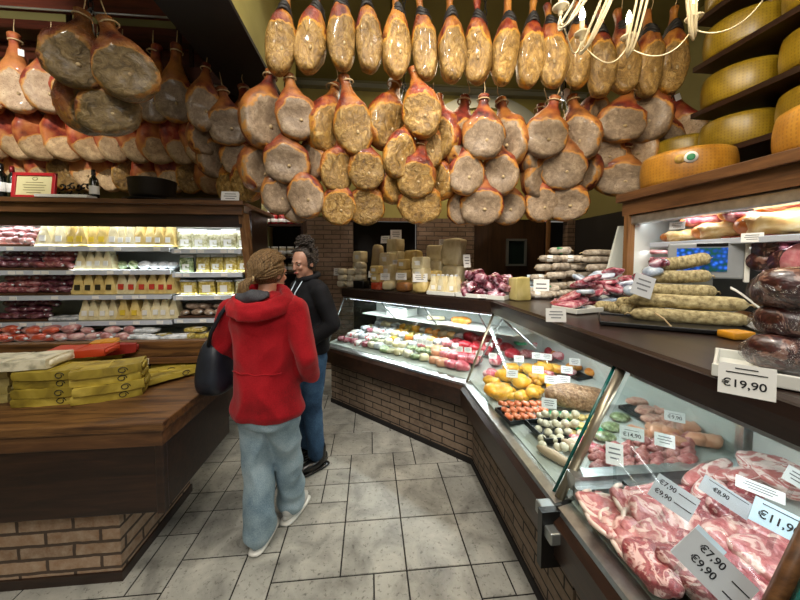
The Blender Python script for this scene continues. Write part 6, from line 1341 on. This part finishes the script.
# --- woman in the black coat, facing the other woman
fq = on_z(311, 466, 0.0)
RZ2 = 2.25
w2 = person('w2', (fq.x, fq.y + .02, 0), RZ2, None); tag(w2, 'dark curly-haired woman in a black coat and blue jeans facing the red coat', 'person')
H2 = 1.60; R2 = Matrix.Translation((0, .03, H2)) @ Matrix.Rotation(.25, 4, 'Z') @ Matrix.Rotation(-.22, 4, 'X') @ Matrix.Translation((0, -.03, -H2))
b = MB(); b.T = R2; head(b, (0, .04, H2), 1.0); b.T = Matrix.Identity(4)
limb(b, [((0, .02, 1.52), .05), ((0, 0, 1.41), .058)]); ov(b, [(0, 0, .90, .13, .09), (0, 0, 1.0, .13, .095), (0, 0, 1.15, .12, .09), (0, 0, 1.30, .145, .10), (0, 0, 1.41, .12, .07), (0, 0, 1.45, .06, .05)])
for sg, kn, ft in ((-1, (-.085, .03, .50), (-.075, .0, .10)), (1, (.09, .0, .50), (.11, -.03, .10))): limb(b, [((sg * .08, 0, .90), .08), (kn, .052), (ft, .038)])
limb(b, [((-.155, 0, 1.39), .043), ((-.235, -.05, 1.14), .036), ((-.15, .13, 1.05), .026)]); limb(b, [((.155, 0, 1.39), .043), ((.235, -.05, 1.14), .036), ((.15, .13, 1.05), .026)])
fingers(b, (.15, .13, 1.05), (-.8, .4, -.2), 1); fingers(b, (-.15, .13, 1.05), (.8, .4, -.2), -1)
obj('body', skin_mesh(b, 'body', M['skin2'], .0075, 3), None, w2); facebits(w2, (0, .04, H2), 1.0, None, R2)
b = MB()
ov(b, [(0, 0, .92, .180, .13), (0, 0, .96, .190, .138), (0, 0, 1.08, .175, .13), (0, 0, 1.20, .175, .13), (0, 0, 1.33, .185, .125), (0, 0, 1.41, .155, .10), (0, .0, 1.47, .085, .075), (0, .005, 1.50, .075, .07)])
limb(b, [((-.11, 0, 1.41), .068), ((.11, 0, 1.41), .068)])
limb(b, [((-.165, 0, 1.39), .070), ((-.245, -.05, 1.15), .060), ((-.175, .10, 1.04), .052)]); limb(b, [((.165, 0, 1.39), .070), ((.245, -.05, 1.15), .060), ((.175, .10, 1.04), .052)])
ct2 = obj('coat', skin_mesh(b, 'coat', M['coat'], .009, 7, .005, 7, 12, st=(1, 1, .6)), None, w2)
b = MB(); b.tube([(.085 * cos(a), .072 * sin(a) + .005, 1.492 - .02 * sin(a)) for a in [2 * pi * i / 20 for i in range(21)]], .022, 8, False); obj('collar', b, M['coat'], ct2)
b = MB()
ov(b, [(0, 0, .84, .150, .11), (0, 0, .92, .155, .12), (0, 0, 1.0, .14, .11)])
limb(b, [((-.075, 0, .88), .092), ((-.085, .03, .50), .068), ((-.075, .0, .13), .064)]); limb(b, [((.075, .0, .88), .092), ((.09, .0, .50), .068), ((.11, -.03, .13), .064)])
obj('jeans', skin_mesh(b, 'jeans', M['jeand'], .009, 4, .005, 9, 17, st=(1, 1, .6)), None, w2)
for c in ((-.075, 0, 0), (.11, -.03, 0)):
    shoe(w2, c, .0, 'boot', 1.05)
    b = MB(); limb(b, [((c[0], c[1] - .035, .07), .046), ((c[0], c[1] - .03, .16), .05)]); obj('boot_shaft', b, M['boot'], w2)
hc2 = Vector((0, .025, H2 + .02)); b = MB(); b.T = R2; b.ell(hc2 + Vector((0, -.008, .01)), (.086, .102, .100), 24, 16, lambda p: p if p.y < .045 or p.z > .06 else Vector((p.x * .98, .045 + (p.y - .045) * .2, p.z)))
hair2 = obj('hair', b, M['hairk'], w2)
b = MB(); b.T = R2; r2 = random.Random(8); cB = hc2 + Vector((0, -.03, .125))
for k in range(120):
    a = r2.uniform(0, 2 * pi); e_ = r2.uniform(-.5, 1.5); rr = .070 if k > 45 else 0
    c = cB + Vector((.062 * cos(a) * cos(e_), .058 * sin(a) * cos(e_), .048 * sin(e_))) if k > 45 else hc2 + Vector((.088 * cos(a), .102 * sin(a) if sin(a) < .4 else .045, .065 + r2.uniform(-.09, .04)))
    if k <= 45 and sin(a) > .4: continue
    b.tube([c + Vector((.014 * cos(q * 1.3 + k), .014 * sin(q * 1.3 + k), (q - 3) * .0045)) for q in range(7)], .0055, 5)
obj('curls', b, M['hairk'], hair2)
b = MB(); b.tube([(-.05, .075, 1.47), (-.035, .13, 1.38), (-.015, .145, 1.26), (0, .15, 1.17), (.02, .145, 1.26), (.04, .13, 1.38), (.05, .075, 1.47)], .004, 6); lan = obj('lanyard', b, M['cardg'], w2)
b = MB(); b.T = Matrix.Translation((-.02, .158, 1.12)) @ Matrix.Rotation(.35, 4, 'Y'); b.box((0, 0, 0), (.085, .006, .12), b=.002); cd = obj('badge_card', b, plain('blue_badge', '#1f5674', .3), lan)
b = MB(); b.T = Matrix.Translation((-.02, .162, 1.10)) @ Matrix.Rotation(.35, 4, 'Y'); b.box((0, 0, 0), (.05, .002, .05)); obj('badge_photo', b, M['papw'], cd)
